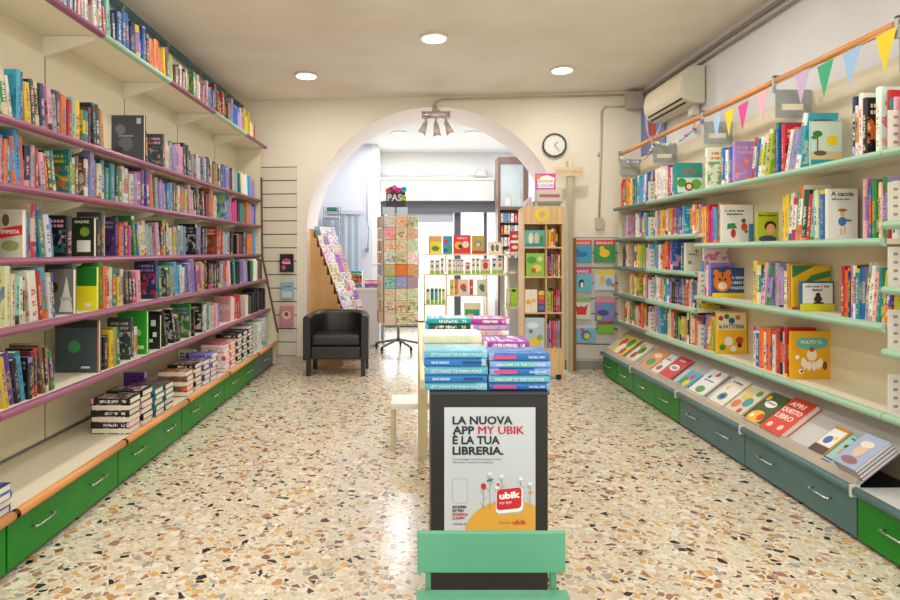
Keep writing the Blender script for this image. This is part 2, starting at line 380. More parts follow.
bm = nb(); box(bm, 1.32, 1.94, 11.02, 11.03, .5, 2.1); new('pane', bm, glass(), o)
bm = nb(); box(bm, .84, 1.26, 11.02, 11.03, 0, 2.1); o = struct('window_2', bm, glass())
sbox('trim_4', BF, -.66, -.62, 10.9, 11.0, 2.1, 2.9)
# grey shutter strips over roller door in left part of entrance
bm = nb()
for i in range(9): box(bm, -.5, .7, 10.9, 10.93, 2.1-.02*i-.018, 2.1-.02*i)
o = new('entrance_grille', bm, mat('9a9aa0', .5)); tag(o, 'grey slatted grille strip over the glass entrance door', 'grille')

# ------------------------------------------------------------------ ceiling lamps
LAMP = mat('fff6e8', .5, emit=6.0)
for i, (x, y) in enumerate(DOWN[:3]):
    t = empty('recessed_light', (x, y, CEIL-.02), ['round recessed ceiling light nearest, high in the middle', 'round recessed ceiling light on the left side before the arch', 'round recessed ceiling light on the right side before the arch'][i], 'ceiling light', 'recessed ceiling lights')
    bm = nb(); cyl(bm, (0, 0, 0), (0, 0, .02), .125, 28); new('trim_ring', bm, mat('e8e4dc', .4), t)
    bm = nb(); cyl(bm, (0, 0, -.004), (0, 0, 0), .1, 28); new('diffuser', bm, LAMP, t)
for i, (x, y) in enumerate(((-.24, 9.1), (.87, 9.1))):
    t = empty('recessed_light', (x, y, BC-.02), ['recessed ceiling light of the front room, left of the spotlights', 'recessed ceiling light of the front room, right of the spotlights'][i], 'ceiling light', 'recessed ceiling lights')
    bm = nb(); cyl(bm, (0, 0, 0), (0, 0, .02), .12, 24); new('trim_ring', bm, mat('e8e4dc', .4), t)
    bm = nb(); cyl(bm, (0, 0, -.004), (0, 0, 0), .1, 24); new('diffuser', bm, LAMP, t)

for i, (x, y) in enumerate(DOWN[3:]):
    t = empty('recessed_light', (x, y, CEIL-.02), 'round recessed ceiling light nearer than the middle of the room', 'ceiling light', 'recessed ceiling lights out of the frame')
    bm = nb(); cyl(bm, (0, 0, 0), (0, 0, .02), .125, 28); new('trim_ring', bm, mat('e8e4dc', .4), t)
    bm = nb(); cyl(bm, (0, 0, -.004), (0, 0, 0), .1, 28); new('diffuser', bm, LAMP, t)

# ------------------------------------------------------------------ left bookcases
LJ = [1.58, 2.56, 3.52, 4.48, 5.48, 6.5, 7.36]
LZ = [(2.03, 1.91), (1.715, 1.91), (1.365, 1.91), (1.055, 1.83), (.70, 1.79)]
TOPZ, TOPX = 2.685, 1.84
BX = 2.17
bays_l = ['nearest bay', 'second bay', 'third bay', 'fourth bay', 'fifth bay', 'far bay']
wl = ['nearest, mostly out of view', 'second from the camera, with empty base deck', 'third from the camera, dark stacks on its base', 'fourth from the camera, with orange and purple stacks', 'fifth from the camera, with tall dark stacks', 'at the far end, with a slate base drawer']
def handle(bm, c, along, out, up=(0, 0, 1), L_=.14):
    c = Vector(c); a = Vector(along)*L_/2; o = Vector(out)*.028
    tube(bm, [c-a, c-a+o, c+a+o, c+a], .005, 8)
def lipprof(X, Z, s, hgt=.04, dep=.03):   # rounded bullnose profile in (x,z); s=+1 aisle is +x (left side)
    pts = []
    for i in range(7):
        a = -math.pi/2+math.pi*i/6; pts.append((X+s*dep*math.cos(a)*.9, Z-hgt/2+hgt/2*math.sin(a)))
    return pts+[(X-s*.005, Z), (X-s*.005, Z-hgt)]
for i in range(6):
    y0, y1 = LJ[i]+.002, LJ[i+1]-.002; yc = (y0+y1)/2
    t = empty('wall_bookcase', (-BX, yc, 0), 'cream bookcase with purple shelf edges, '+wl[i], 'bookcase', 'bookcase units along the left wall')
    def pt(name, bm, m, par=None, bevel=0):
        for v in bm.verts: v.co -= Vector((-BX, yc, 0))
        return new(name, bm, m, par or t, bevel)
    bm = nb(); box(bm, -BX-.03, -BX, y0, y1, .3, 3.0); pt('back_panel', bm, CREAM)
    for k, (z, X) in enumerate(LZ):
        bm = nb(); box(bm, -BX, -X, y0, y1, z-.028, z); s_ = pt('shelf', bm, LAM)
        bm = nb(); prism(bm, lipprof(-X, z+.004, 1), 'y', y0, y1); pt('shelf_edge', bm, PURP, s_)
        if i < 5:
            bm = nb(); prism(bm, [(-BX, z-.03), (-X-.03, z-.03), (-X-.05, z-.05), (-BX, z-.12)], 'y', y1-.016, y1-.002); pt('shelf_bracket', bm, LAM)
    bm = nb(); box(bm, -BX, -TOPX, y0, y1, TOPZ-.03, TOPZ); s_ = pt('top_shelf', bm, LAM)
    bm = nb(); prism(bm, lipprof(-TOPX, TOPZ+.004, 1), 'y', y0, y1); pt('shelf_edge', bm, MINT if i in (2, 4) else PURP, s_)
    bm = nb(); prism(bm, [(-BX, TOPZ-.032), (-TOPX-.03, TOPZ-.032), (-TOPX-.05, TOPZ-.06), (-BX, TOPZ-.15)], 'y', y1-.022, y1-.002); pt('shelf_bracket', bm, LAM)
    bm = nb(); box(bm, -BX, -1.72, y0, y1, .255, .28); pt('base_deck', bm, LAM)
    bm = nb(); cyl(bm, (-1.7, y0, .28), (-1.7, y1, .28), .021, 14); pt('base_rail', bm, ORNG)
    if i < 5:
        bm = nb()
        for dy in (0, .018): cyl(bm, (-1.7, y1-.02+dy*0-.004, .28), (-1.7, y1-.002, .28), .0225, 12)
        pt('rail_joint', bm, BRN)
    ncol = SLATE if i == 5 else GREEN
    bm = nb(); box(bm, -BX, -1.76, y0, y1, .03, .25); pt('base_carcass', bm, BLACKM if i < 5 else SLATE)
    if True:
        bm = nb(); box(bm, -1.76, -1.742, y0+.004, y1-.004, .025, .25); d_ = pt('drawer', bm, ncol, bevel=.002)
        for f in ((.25, .75) if i < 5 else (.5,)):
            bm = nb(); handle(bm, (-1.742, y0+(y1-y0)*f, .15), (0, 1, 0), (1, 0, 0)); pt('drawer_handle', bm, CHROME, d_)
    bm = nb(); box(bm, -BX-.02, -BX+.002, y1-.003, y1+.003, .3, 3.0); pt('seam_upright', bm, mat('6b604c', .5))
    if i == 5:
        pr = [(-BX, .02), (-1.70, .02), (-1.69, .40), (-1.88, 1.33), (-1.89, TOPZ-.06), (-BX, TOPZ-.06)]
        bm = nb(); prism(bm, pr, 'y', y1-.02, y1); pt('end_panel', bm, CREAM)
        bm = nb()
        for a, b_ in (((-1.69, .40), (-1.88, 1.33)), ((-1.88, 1.33), (-1.89, 2.3))):
            prism(bm, [a, (a[0]+.018, a[1]), (b_[0]+.018, b_[1]), b_], 'y', y1-.025, y1+.005)
        pt('edge_strip', bm, BRN)

# ------------------------------------------------------------------ right bookcases
RJ = [1.92, 2.88, 3.86, 4.81, 5.83, 6.77]
RX = 2.26; RB = 2.53
HI = [1.885, 1.54, 1.23, .93, .62]; LO = [1.885, 1.46, 1.045, .62]
levels = [[1.885, 1.54, 1.23, .93, .62], LO, LO, HI, HI]
wr = ['nearest on the right, at the picture edge', 'second from the camera', 'third from the camera, above slate drawers', 'fourth from the camera, with mint shelf edges and green drawers', 'at the far end, with dark slate shelf edges']
for i in range(5):
    y0, y1 = RJ[i]+.002, RJ[i+1]-.002; yc = (y0+y1)/2
    t = empty('wall_bookcase', (RB, yc, 0), 'cream bookcase with green-edged shelves, '+wr[i], 'bookcase', 'bookcase units along the right wall')
    def pt(name, bm, m, par=None, bevel=0):
        for v in bm.verts: v.co -= Vector((RB, yc, 0))
        return new(name, bm, m, par or t, bevel)
    bm = nb(); box(bm, RB, RB+.03, y0, y1, .1, 2.42); pt('back_panel', bm, CREAM)
    for z in levels[i]:
        bm = nb(); box(bm, RX, RB, y0, y1, z-.026, z); s_ = pt('shelf', bm, LAM)
        bm = nb(); prism(bm, lipprof(RX, z+.004, -1, .042, .03), 'y', y0, y1); pt('shelf_edge', bm, DSLATE if i == 4 else MINT, s_)
        if i in (0, 3) or (i == 2 and z < 1.1):
            bm = nb()
            # perforated white side bracket at the far joint
            box(bm, RX+.005, RB, y1-.006, y1-.002, z, z+.19)
            for q in range(4): box(bm, RX+.03, RX+.05, y1-.008, y1-.0055, z+.03+q*.04, z+.042+q*.04, 1)
            pt('side_bracket', bm, [mat('dcd9d0', .4), mat('8e8c86', .5)])
    # top rail with metal plate brackets
    bm = nb(); cyl(bm, (2.31, y0, 2.486), (2.31, y1, 2.486), .021, 14); pt('top_rail', bm, ORNG)
    bm = nb(); yy = y1-.03
    box(bm, 2.30, RB, yy, yy+.004, 2.25, 2.30); box(bm, 2.30, RB, yy, yy+.004, 2.34, 2.43); box(bm, 2.30, 2.34, yy, yy+.004, 2.30, 2.34); box(bm, 2.48, RB, yy, yy+.004, 2.30, 2.34)
    box(bm, 2.285, 2.30, yy-.008, yy+.012, 2.41, 2.515); box(bm, 2.285, 2.345, yy-.008, yy+.012, 2.507, 2.52)
    pt('metal_bracket', bm, GREYM)
    # base with drawers
    bc = GREEN if i in (0, 3, 4) else SLATE
    bm = nb(); box(bm, 2.14, RB, y0, y1, .03, .24); pt('base_carcass', bm, BLACKM)
    halves = ((0, .5), (.5, 1)) if i in (3, 4) else ((0, 1),)
    for a, b_ in halves:
        ya, yb = y0+(y1-y0)*a+.003, y0+(y1-y0)*b_-.003
        bm = nb(); box(bm, 2.122, 2.14, ya, yb, .02, .235); d_ = pt('drawer', bm, bc, bevel=.002)
        for f in ((.25, .75) if len(halves) == 1 else (.5,)):
            bm = nb(); handle(bm, (2.122, ya+(yb-ya)*f, .14), (0, 1, 0), (-1, 0, 0)); pt('drawer_handle', bm, CHROME, d_)
    bm = nb(); cyl(bm, (2.10, y0, .255), (2.10, y1, .255), .021, 14); pt('base_rail', bm, SLATE)
    bm = nb(); box(bm, 2.076, 2.124, y1-.02, y1-.004, .225, .285); pt('rail_clip', bm, mat('c9cdc6', .4), bevel=.004)
    if i == 0:
        bm = nb(); box(bm, 2.11, RB, y0, y1, .24, .265); pt('base_deck', bm, mat('d5d6d4', .4))
    else:
        bm = nb(); prism(bm, [(2.105, .262), (2.12, .258), (2.145, .325), (2.13, .325)], 'y', y0, y1); pt('display_lip', bm, mat('bfb3a2', .5))
        bm = nb(); prism(bm, [(2.12, .262), (2.45, .52), (2.45, .535), (2.11, .272)], 'y', y0, y1); pt('display_slope', bm, mat('c9c8c6', .5))
        bm = nb(); box(bm, 2.452, RB, y0, y1, .24, .53); pt('base_back', bm, mat('b8a98c', .5))
    if i == 4:
        bm = nb(); box(bm, 2.30, RB+.03, y1, y1+.018, .02, 2.42); pt('end_panel', bm, CREAM)
    if i == 1:
        pass

# ------------------------------------------------------------------ books on shelves
BAYS = {'L': (LJ, ['nearest bay', 'second bay', 'third bay', 'fourth bay', 'fifth bay', 'far bay']), 'R': (RJ, ['edge bay', 'near bay', 'middle bay', 'fourth bay', 'far bay'])}
def y_of(x, X, side): return F*X/(CX-x) if side == 'L' else F*X/(x-CX)
def parse(spec, x0):
    out = []; x = x0
    for tok in spec.split():
        if tok[0] == '@': x = float(tok[1:]); continue
        code = tok[0]; rest = tok[1:]; face = '!' in rest; lean = '/' in rest; tall = '^' in rest; low = 'v' in rest
        num = float(''.join(ch for ch in rest if ch.isdigit() or ch == '.'))
        out.append((code, x, x+num, face, lean, tall, low)); x += num
    return out, x
BOOKS = {'L': [], 'R': []}
def rowbooks(side, shelf, z, Xs, hr, dep, spec, x0, x1, pal, shelfname, leanp=.25, yclip=None, tmax=.07, pxw=(3, 5.2), block=()):
    items, x = parse(spec, x0); items = [q for q in items if q[1] < x1-1]
    while x < x1-1.5:
        n = R.uniform(*pxw); items.append((R.choice(pal), x, min(x+n, x1), False, False, R.random() < .12, R.random() < .2)); x += n
    conv = []
    for (c, a, b_, face, lean, tall, low) in items:
        ya, yb = y_of(a, Xs, side), y_of(b_, Xs, side); ya, yb = min(ya, yb), max(ya, yb)
        conv.append([c, ya, yb, face, lean, tall, low])
    conv.sort(key=lambda q: q[1])
    joints = [(J-.004, J+.008) for J in BAYS[side][0]]+[tuple(sorted((y_of(a, Xs, side), y_of(b_, Xs, side)))) for a, b_ in block]; joints.sort(); cur = conv[0][1]; rec = []; lean_t = 0; inlean = False; th = 0
    for (c, ya, yb, face, lean, tall, low) in conv:
        cur = max(cur, ya)
        if c == '_': inlean = False; continue
        if face:
            t = R.uniform(.022, .032); h = hr[1]*(1.08 if tall else 1.0); y_ = max(yb-t, cur+.01); d = dep*(1.05 if side == 'L' else 1.12)
            for J in joints:
                if y_ < J[1] and y_+t > J[0]: y_ = J[0]-t-.002
            if y_ < cur or (yclip and y_+t > yclip): continue
            rec.append(dict(k='up', face=1, c=c, y=y_, t=t, d=d, h=h, th=0)); cur = y_+t+.0015; inlean = False; continue
        n = 1
        w_ = min(yb-cur, yb-ya)
        if w_ < .009: continue
        while w_/n > tmax: n += 1
        for q in range(n):
            t = w_/n*R.uniform(.93, 1.0)-.001
            h = R.uniform(*hr)*(1.1 if tall else .9 if low else 1); h = min(h, hr[1]*1.1)
            if not inlean and (lean or R.random() < leanp*.35) :
                th = math.radians(R.uniform(4, 11 if not lean else 15)); lean_t = R.randint(3, 8); inlean = True; cur += h*math.sin(th)+.002
            elif inlean:
                lean_t -= 1
                if lean_t <= 0: inlean = False; cur += .004
            tt = t*(math.cos(th) if inlean else 1)
            hs = h*math.sin(th) if inlean else 0
            for J in joints:
                if cur-hs < J[1] and cur+t+.004 > J[0]: cur = J[1]+hs+.001
            if yclip and cur+t > yclip: break
            rec.append(dict(k='up', c=c, y=cur, t=tt, d=dep*R.uniform(.9, 1.0), h=h, th=th if inlean else 0)); cur += t+.0012
    for i, r in enumerate(rec):
        r.update(side=side, shelf=shelfname, z=z, X=Xs, prev=rec[i-1]['c'] if i else None, next=rec[i+1]['c'] if i+1 < len(rec) else None, off=R.uniform(0, .016))
        r['px'] = r['t']*F*Xs/r['y']**2*r['h']*F/r['y'] * (40 if r.get('face') else 1)
        BOOKS[side].append(r)
hL = (.205, .255); dL = .15
LN = ['top purple-edged shelf', 'second purple-edged shelf', 'third purple-edged shelf', 'fourth purple-edged shelf', 'lowest purple-edged shelf']
rowbooks('L', 0, 2.03, 1.93, hL, dL, 'G6^/ L4^ E4 W4 C4^ B3 Y6v A7^ K5 N5 V3 I4 S5 D4 O6 R4 Q3 Y6 Y5v D5 K8^/ U4 J6^ Y3 A3 T7 R4 V3 D36!^ E4v S3 V4 F3 I4 K9^ S4 W4 S3 W3 D3 U5 U4 N4 B3 V4 K3 S4 T3 E4 W4 C3 V5 B3 P4 I4 W6 W4 E4 K8^ U5 J4 V5 M4 Y2 I5 I5 T4 K4^ K5 D4', 0, 258, 'KVISWNBETD', LN[0], yclip=7.33, block=[(109, 147.6)])
rowbooks('L', 1, 1.715, 1.93, hL, dL, 'M3 I3 O3 B4^ C10^/ E3 O3^ N5 S3 R3v I5v W4v R3v A5v T4v T14! L3 U4^ U4^ N3^ C3 V7^ E5 T8 T5 K3 G4 E3 O4 E4 V4 I4 P8^ O4 S3 E3 V4 B4 B3 C3 U4 E4 O3 L3 I4 E3 K4 U4 M6v O5^ E4 Q9^! V6 F3 K4 T4 U3 O3 V4 P3 E9! W4 K8^ S4 D4 K3 W3 V5 P3 I4 R3 G4 T3 W3 F6 R4 Y3 F5 I5 G3 Y3 K4 L3 M3 K4 U4', 0, 258, 'KVISWNFGETDR', LN[1], yclip=7.33)
rowbooks('L', 2, 1.365, 1.93, hL, dL, 'B3 C4 E16!^ N6^ B4^ U3 B3^ T5 W5 W5 C5 _9 K6 _5 K4 D14!^ Y11! P13! O3 V3 M4 F3 G5^ W4 E4 E3 Q3 S3 I3 K5 G4^ E6 L3 S8 C3 K11!^ V4 D4 R12!^ R6^ S3 V4 K5 E3 M3 K5^ O5^ C5^ B3 V3 D4 K4 S4 W7 S4 K3 W4 E4 F4 R3 I6 D4 K3 E5^ T4 M4 P4 V3 J3 K4 E3', 0, 258, 'KVISWNFGETDR', LN[2], yclip=7.33, block=[(5, 28.6), (80, 98.6)])
rowbooks('L', 3, 1.055, 1.85, hL, dL, 'E14!^ E4 Q4 W4v N3v W9/^ V5 R4 C5^ W3 B4^ K9!^ D17!^ G20!^ O4 F3 E3 R5 Y3v S3 D4v K5v K4v I4 N16!^ T4 D4 K3 L3 S4 C6^ W4 B3 V6^ P3 F5 I3 K5^ D5 K4 S3 R4 I3 K4 T3 K4 V3 N4 K3 G3 W4 U3 K4^ E4 M5 K4 W3 R3 I4 K3 E4 V4 P3 E5 W3', 0, 266, 'KVISWNFGETDRKK', LN[3], yclip=7.33, block=[(60, 78.6), (79.5, 100.6)])
rowbooks('L', 4, .70, 1.81, (.2, .25), dL, 'Y5/ K3 M4 P8^ K5 C5 K4v M3 K4 U3 K7^/ J3 N5 K6v S4 E3 D3^ V4 F3 O3 V3 B3 C4 E4 K5v R3 K3 Y5v L3 T4 D14!^ J3 K8^/ K5 S4 U5 K5 N4 B6^ K4 D3 G9!^ K4 K9! W3 T3 E4 I3 V3 I12! E3 R6^ S4 E3 D4 K9^ K5 S4 D4 U5 P3 V4 K4 B3 F3 K5^ K4 S3 Q3 M4 K4 W3 G3 K4 K5^ V5 K4 T4 K6^', 0, 266, 'KVDSKNFKETDR', LN[4], yclip=7.33, block=[(64, 103.7), (141, 150.6), (151.5, 163.6)])
rowbooks('L', 5, TOPZ, 1.89, (.2, .28), .17, 'K5 S4 V4 N4 O4^ Q3 W6 W5^ E5 U4^ R4 Q5^ K4v B12^ N7 V4 B5^ K5 O8 O3v Y3 E3 U3 L3 _3 U9v M4v _3 G5v E3 _2 I4 S4 B4 M7^ R4 K3 S5^ B4 V4 Y8^ E4 R4v _2 B4 S3 R5^ U3', 62, 262, 'BRSEWK', 'deep overhead shelf', leanp=.1, yclip=7.2, pxw=(3, 5))
RN = {0: 'top green-edged shelf', 1: 'second green-edged shelf', 2: 'third green-edged shelf', 3: 'fourth green-edged shelf', 4: 'lowest green-edged shelf'}
hR = (.22, .285)
rowbooks('R', 0, 1.885, 2.30, (.25, .31), .19, 'R3 G3 O3 Y3 A3 T3^ C4 W3 B3 L3 U4 W3 W6^ E3 R3 W4 @701 T2 @704 W16!^ B3 W3 B4 V14! @749 W3 B3 Y3 L3 E3 A3 L4 B9^! R3 W3 S3 V3 B3 L4 G3 Y3 W4 N2 Y2 @839 I3 C6^/ N4^ J3 O2 W4^ K4 @872 W11!^ R3 T3 W3 R3 I3 O3 W3 M2', 619, 900, 'WYBRGOCEF', RN[0], leanp=.12, tmax=.045, pxw=(2.5, 4), block=[(671.5, 702), (805.5, 839)])
rowbooks('R', 1, 1.54, 2.30, (.2, .25), .18, 'O4 S3 I9! W3 B3^ Y3 C3 N3 K3 E3 V3 Y3 O3 E3 J4 R3 B3 P3 C9! J2 O3 Y2 V3 R3 O2 E2 I3 Y2 G2 O2 W3 E4', 618, 699, 'OYEJRWI', RN[1], leanp=.1, tmax=.045, yclip=6.7)
rowbooks('R', 2, 1.23, 2.30, (.2, .25), .18, 'R4! K3 E6! D3 Y4 E2 L3 G2 I4 B2 C5^ W3 _2 O5^ R3 B14!^ N3 Q4 T2 W11! E3 R3', 618, 699, 'OYEJRWI', RN[2], leanp=.1, tmax=.045, yclip=6.7, block=[(681.5, 700)])
rowbooks('R', 3, .93, 2.30, (.19, .24), .18, 'B8!^ E3 J2 E3 Y6! E2 I2 R2 K3 Q4 W3 J3 E3 C3 V3 K3 N3 P3 B3 U3 R3 E2 B3 K2 Y3 O2 E2 L6! B2 C3 Y2 G3', 620, 699, 'OYEJRWI', RN[3], leanp=.1, tmax=.045, yclip=6.7)
rowbooks('R', 4, .62, 2.30, (.2, .26), .18, 'N3 R2 E3 G4 U2 E2 R3 O3 J3 M3 Q3 I3 V3 C9!^ E3 O3 A4 L3 Y4 J3 K3 E3 O4 J4 Y3 N3 R3 S3 K2 B3 L3', 620, 699, 'OYEJRWI', RN[4], leanp=.15, tmax=.045, yclip=6.7)
rowbooks('R', 1, 1.46, 2.30, (.26, .31), .19, 'Y3 R4 F4 C3 K3 @776 J3 Y3 Y3 W7 G3 W3^ A5 R3 L4 Q3 E3 R3 W6v O6^ @853 B6^ V8! R3 G4 Y3 E3 V5 D3 W6 W6 I6 R3 W6', 701, 900, 'WYBRGOCEV', RN[1], leanp=.1, tmax=.05, pxw=(2.5, 4.5), block=[(717.5, 751), (752.5, 776), (821.5, 853)])
rowbooks('R', 2, 1.045, 2.30, (.25, .29), .19, 'C3 W4 R3v @748 V3 Y4 T4 I4 V4 P3 V4 S3 V4 W4v Y3 J3 @838 R3 O3 N3 Y3 P3 T4 S4 E4^ W4 I4 T4 Y3 G4 P7 L3 G4', 700, 893, 'PVYTOR', 'third green-edged shelf of the near bays', leanp=.3, tmax=.05, pxw=(2.5, 4.5), block=[(708.5, 748), (787.5, 833)])
rowbooks('R', 3, .62, 2.30, (.24, .29), .19, 'P5 E3 Q2 Y2 @746 L4/ E3 B4 O4 W3 O4 B3 W3 R3 O3 B3 R5^ M3^ I3', 700, 785, 'OREYBG', 'lowest green-edged shelf of the near bays', leanp=.15, tmax=.05, pxw=(2.5, 4.5), block=[(712.5, 745), (785.5, 830)])

KIND = {'L': 'paperback_book', 'R': 'picture_book'}
seen = {}
def pn(c): return PAL[c][1]
def bay(side, y):
    J, nm = BAYS[side]
    for i in range(len(J)-1):
        if y < J[i+1]: return nm[max(0, i)]
    return nm[-1]
def make_book(r, kind):
    s = r['side']; sg = 1 if s == 'L' else -1; z = r['z']+.0008; Xs = -r['X'] if s == 'L' else r['X']
    if r['k'] == 'up':
        xs = Xs-sg*(.004+r['off']); th = r['th']
        # local y -> towards wall (-sg,0,0) ; z up with lean (top towards -Y) ; x = y cross z
        zz = Vector((0, -math.sin(th), math.cos(th))); yy = Vector((-sg, 0, 0)); xx = yy.cross(zz)
        # pivot : bottom corner on -Y side
        side_dir = Vector((0, math.cos(th), math.sin(th)))
        piv = Vector((xs, r['y'], z)); org = piv+side_dir*(r['t']/2)
        return frame(xx, yy, zz, org)
    th = .12
    # cover faces the aisle
    zz = Vector((-sg*math.sin(th), 0, math.cos(th))); xx = Vector((sg*math.cos(th), 0, sg*0+math.sin(th)*1.0))
    xx = Vector((sg*math.cos(th), 0, math.sin(th))); yy = zz.cross(xx)
    y0 = r['y'] if yy.y > 0 else r['y']+r['d']
    org = Vector((Xs-sg*(.012+r['t']*.5), y0, z+math.sin(th)*r['t']/2+.001)); return frame(xx, yy, zz, org)
STUFF = []
for s in 'LR':
    lst = BOOKS[s]; order = sorted(range(len(lst)), key=lambda i: -lst[i]['px']); keep = set(order[:300])
    for i, r in enumerate(lst):
        r['M'] = make_book(r, s)
        if i not in keep: STUFF.append((s, r)); continue
        c2 = R.choice('WEYRKBOGFTSVIWE'); c3 = contrast(r['c'])
        kind = 'paperback' if s == 'L' else ("children's book")
        b_ = bay(s, r['y']); sn = r['shelf'].replace(' of the near bays', '').replace('-edged', '')
        if r.get('face'): c3 = R.choice('WEYJOISV')
        pv, nx = r['prev'], r['next']
        base = pn(r['c'])
        cand = []
        tl = 'tall ' if r['h'] > .255 and s == 'L' else ''
        ld = 'leaning ' if r.get('th', 0) > .12 else ''
        thn = 'thick ' if r['t'] > .055 else ''
        if r.get('face'):
            cand.append(f"{base} {kind} with front cover showing, {sn} {'left' if s=='L' else 'right'}, {b_}")
            cand.append(f"{base} {kind} with front cover showing beside a {pn(nx or 'K')} one, {sn} {'left' if s=='L' else 'right'}, {b_}")
        if pv and nx:
            if pv == nx: nn = f"between two {pn(pv)} ones"
            else: nn = f"between {pn(pv)} and {pn(nx)} ones"
            sd = 'left' if s == 'L' else 'right'
            for ad in ('', tl, ld, thn, tl+ld, ld+thn, tl+thn):
                cand.append(f"{ad}{base} {kind} {nn}, {sd} {sn}, {b_}")
        else:
            cand.append(f"{base} {kind} ending the row, {'left' if s=='L' else 'right'} {sn}, {b_}")
        lab = None
        for c_ in cand:
            if c_ not in seen and len(c_.split()) <= 16: lab = c_; break
        if lab is None:
            pr2 = lst[i-2]['c'] if i > 1 else 'K'; nx2 = lst[i+2]['c'] if i+2 < len(lst) else 'K'
            for c_ in (f"{base} {kind}, {pn(pv or 'K')} then {pn(pr2)} ones nearer, {sn}, {b_}", f"{base} {kind}, {pn(nx or 'K')} then {pn(nx2)} ones beyond, {sn}, {b_}"):
                if c_ not in seen and len(c_.split()) <= 16: lab = c_; break
        if lab is None: lab = next(c_ for c_ in cand+[f'{base} {kind} on {sn}'] if len(c_.split()) <= 16)
        seen[lab] = 1
        gname = ('paperbacks' if s == 'L' else 'picture books')+' on the '+('left ' if s == 'L' else 'right ')+r['shelf']
        ob = put_book(KIND[s], r['M'], r['t'], r['d'], r['h'], r['c'], c2, c3, parts=(r['y'] < 5.0), label=lab, group=gname)
        if s == 'L':      # matt novels: deeper, duller inks than the glossy children's books
            for q, f_ in (('c1', .66), ('c2', .62), ('c3', .72)):
                v = list(ob[q]); g = sum(v)/3; ob[q] = [(.96*x+.04*g)*f_ for x in v]
for s in 'LR':
    rs = [r for q, r in STUFF if q == s]
    if not rs: continue
    bm = nb(); col = bm.loops.layers.float_color.new('Col')
    for r in rs:
        n0 = len(bm.verts); nf = len(bm.faces); book_geo(bm, r['t'], r['d'], r['h']); bm.verts.ensure_lookup_table(); bm.faces.ensure_lookup_table()
        for v in bm.verts[n0:]: v.co = r['M'] @ v.co
        cc = colr(r['c'], .15)
        for f in bm.faces[nf:]:
            for lp in f.loops: lp[col] = (*cc, 1)
    o = new('paperback_row' if s == 'L' else 'picture_book_row', bm, [SM, PAGES]); o['kind'] = 'stuff'
    tag(o, ('slim distant paperbacks filling the far bays of the left bookcases' if s == 'L' else 'slim distant picture books filling the far bays of the right bookcases'), 'books')

# ------------------------------------------------------------------ cover-out books on the right shelves
def aisleM(y_near, width, z, t, th=.13, X=2.30, back=.0, side='R'):
    """cover towards the aisle on the right side; returns matrix, u runs from far (left as read) to near"""
    sg = -1 if side == 'R' else 1
    zz = Vector((-sg*math.sin(th), 0, math.cos(th))); xx = Vector((sg*math.cos(th), 0, math.sin(th))); yy = zz.cross(xx)
    y0 = y_near if yy.y > 0 else y_near+width
    return frame(xx, yy, zz, (sg*-1*(X+back)+(-sg)*(t*.5), y0, z+math.sin(th)*t/2+.001))
def yr(x, X=2.3): return F*X/(x-CX)
RG = 'cover-out books on the right shelves'
def hr_(xl, wpx, z, h, base, decals, label, t=.016, name='display_book', sink=.012):
    # standing upright at the near end of a run, front cover towards the room's near end
    Y = F*2.27/(xl-CX); w_ = wpx*Y/F
    return hero(name, frame((0, -1, 0), (1, 0, 0), (0, 0, 1), (2.272+sink, Y-t/2-.001, z+.001)), t, w_, h, base, decals, label, group=RG)
HB = {}
# top shelf: pop-up dinosaur style green book and seaside cover
hr_(672, 29, 1.885, .29, '2d9c96', [('rect', 'd8ece8', .1, .1, .95, .55), ('disc', '4d9a3c', .25, .4, .16), ('disc', '6db04a', .75, .35, .18), ('disc', '7a4c2c', .5, .28, .15), ('disc', 'f0e0c4', .5, .28, .09), ('text', 'd8402c', 'ZOO', .5, .66, .2, .5)], 'teal picture book with forest scene cover-out on right top shelf')
hr_(806, 32, 1.885, .265, '9fd0c0', [('rect', 'cfe3d2', .02, .3, .98, .98), ('rect', 'd9c79a', .02, .16, .98, .34), ('rect', '2a9ea6', .02, .02, .98, .16), ('disc', 'f2d21c', .68, .58, .17), ('rect', '5d4a32', .2, .34, .24, .66), ('disc', '3d7a3a', .22, .72, .15, .1), ('disc', '4d8c46', .12, .64, .1, .06), ('disc', '6d5a33', .3, .3, .2, .08)], 'seaside picture book with palm tree and yellow sun, cover-out on top shelf')
hr_(718, 32, 1.46, .285, 'e9ece8', [('text', '3a4a48', 'c era una', .42, .82, .08, .6), ('text', '3a4a48', 'zanzara', .42, .73, .08, .5), ('poly', '3a8a5a', [(.18, .36), (.5, .38), (.42, .52), (.2, .5)]), ('disc', 'c22a2f', .38, .25, .08, .14), ('disc', 'd8432f', .72, .42, .1, .12), ('disc', '5a5550', .7, .58, .07), ('disc', '3f9a50', .78, .3, .06), ('rect', '3d8ac0', .86, .02, 1, .5)], 'white picture book with small painted toys, cover-out on second right shelf')
hr_(753, 22, 1.46, .2, 'a9b92a', [('text', '4a3a1c', 'libera sempre', .5, .86, .08, .8), ('disc', '2d2018', .62, .52, .27, .24), ('disc', 'e0a57e', .64, .43, .2, .24), ('disc', '3a4a6a', .5, .1, .4, .16)], 'lime green book with a dark-haired boy on its cover, second right shelf')
hr_(822, 31, 1.46, .285, 'e5e8dc', [('text', '3d4038', 'A caccia', .5, .86, .12, .72), ('text', '7a7d72', 'dell orso nero', .45, .78, .05, .6), ('disc', '3f78ae', .5, .36, .13, .15), ('disc', 'e0b090', .5, .52, .08, .09), ('disc', 'b5713a', .5, .58, .15, .05), ('rect', 'd9ae8c', .44, .1, .49, .24), ('rect', 'd9ae8c', .55, .12, .6, .26), ('rect', '3f78ae', .6, .36, .78, .4)], 'pale picture book with striding child in brown hat, cover-out on second shelf')
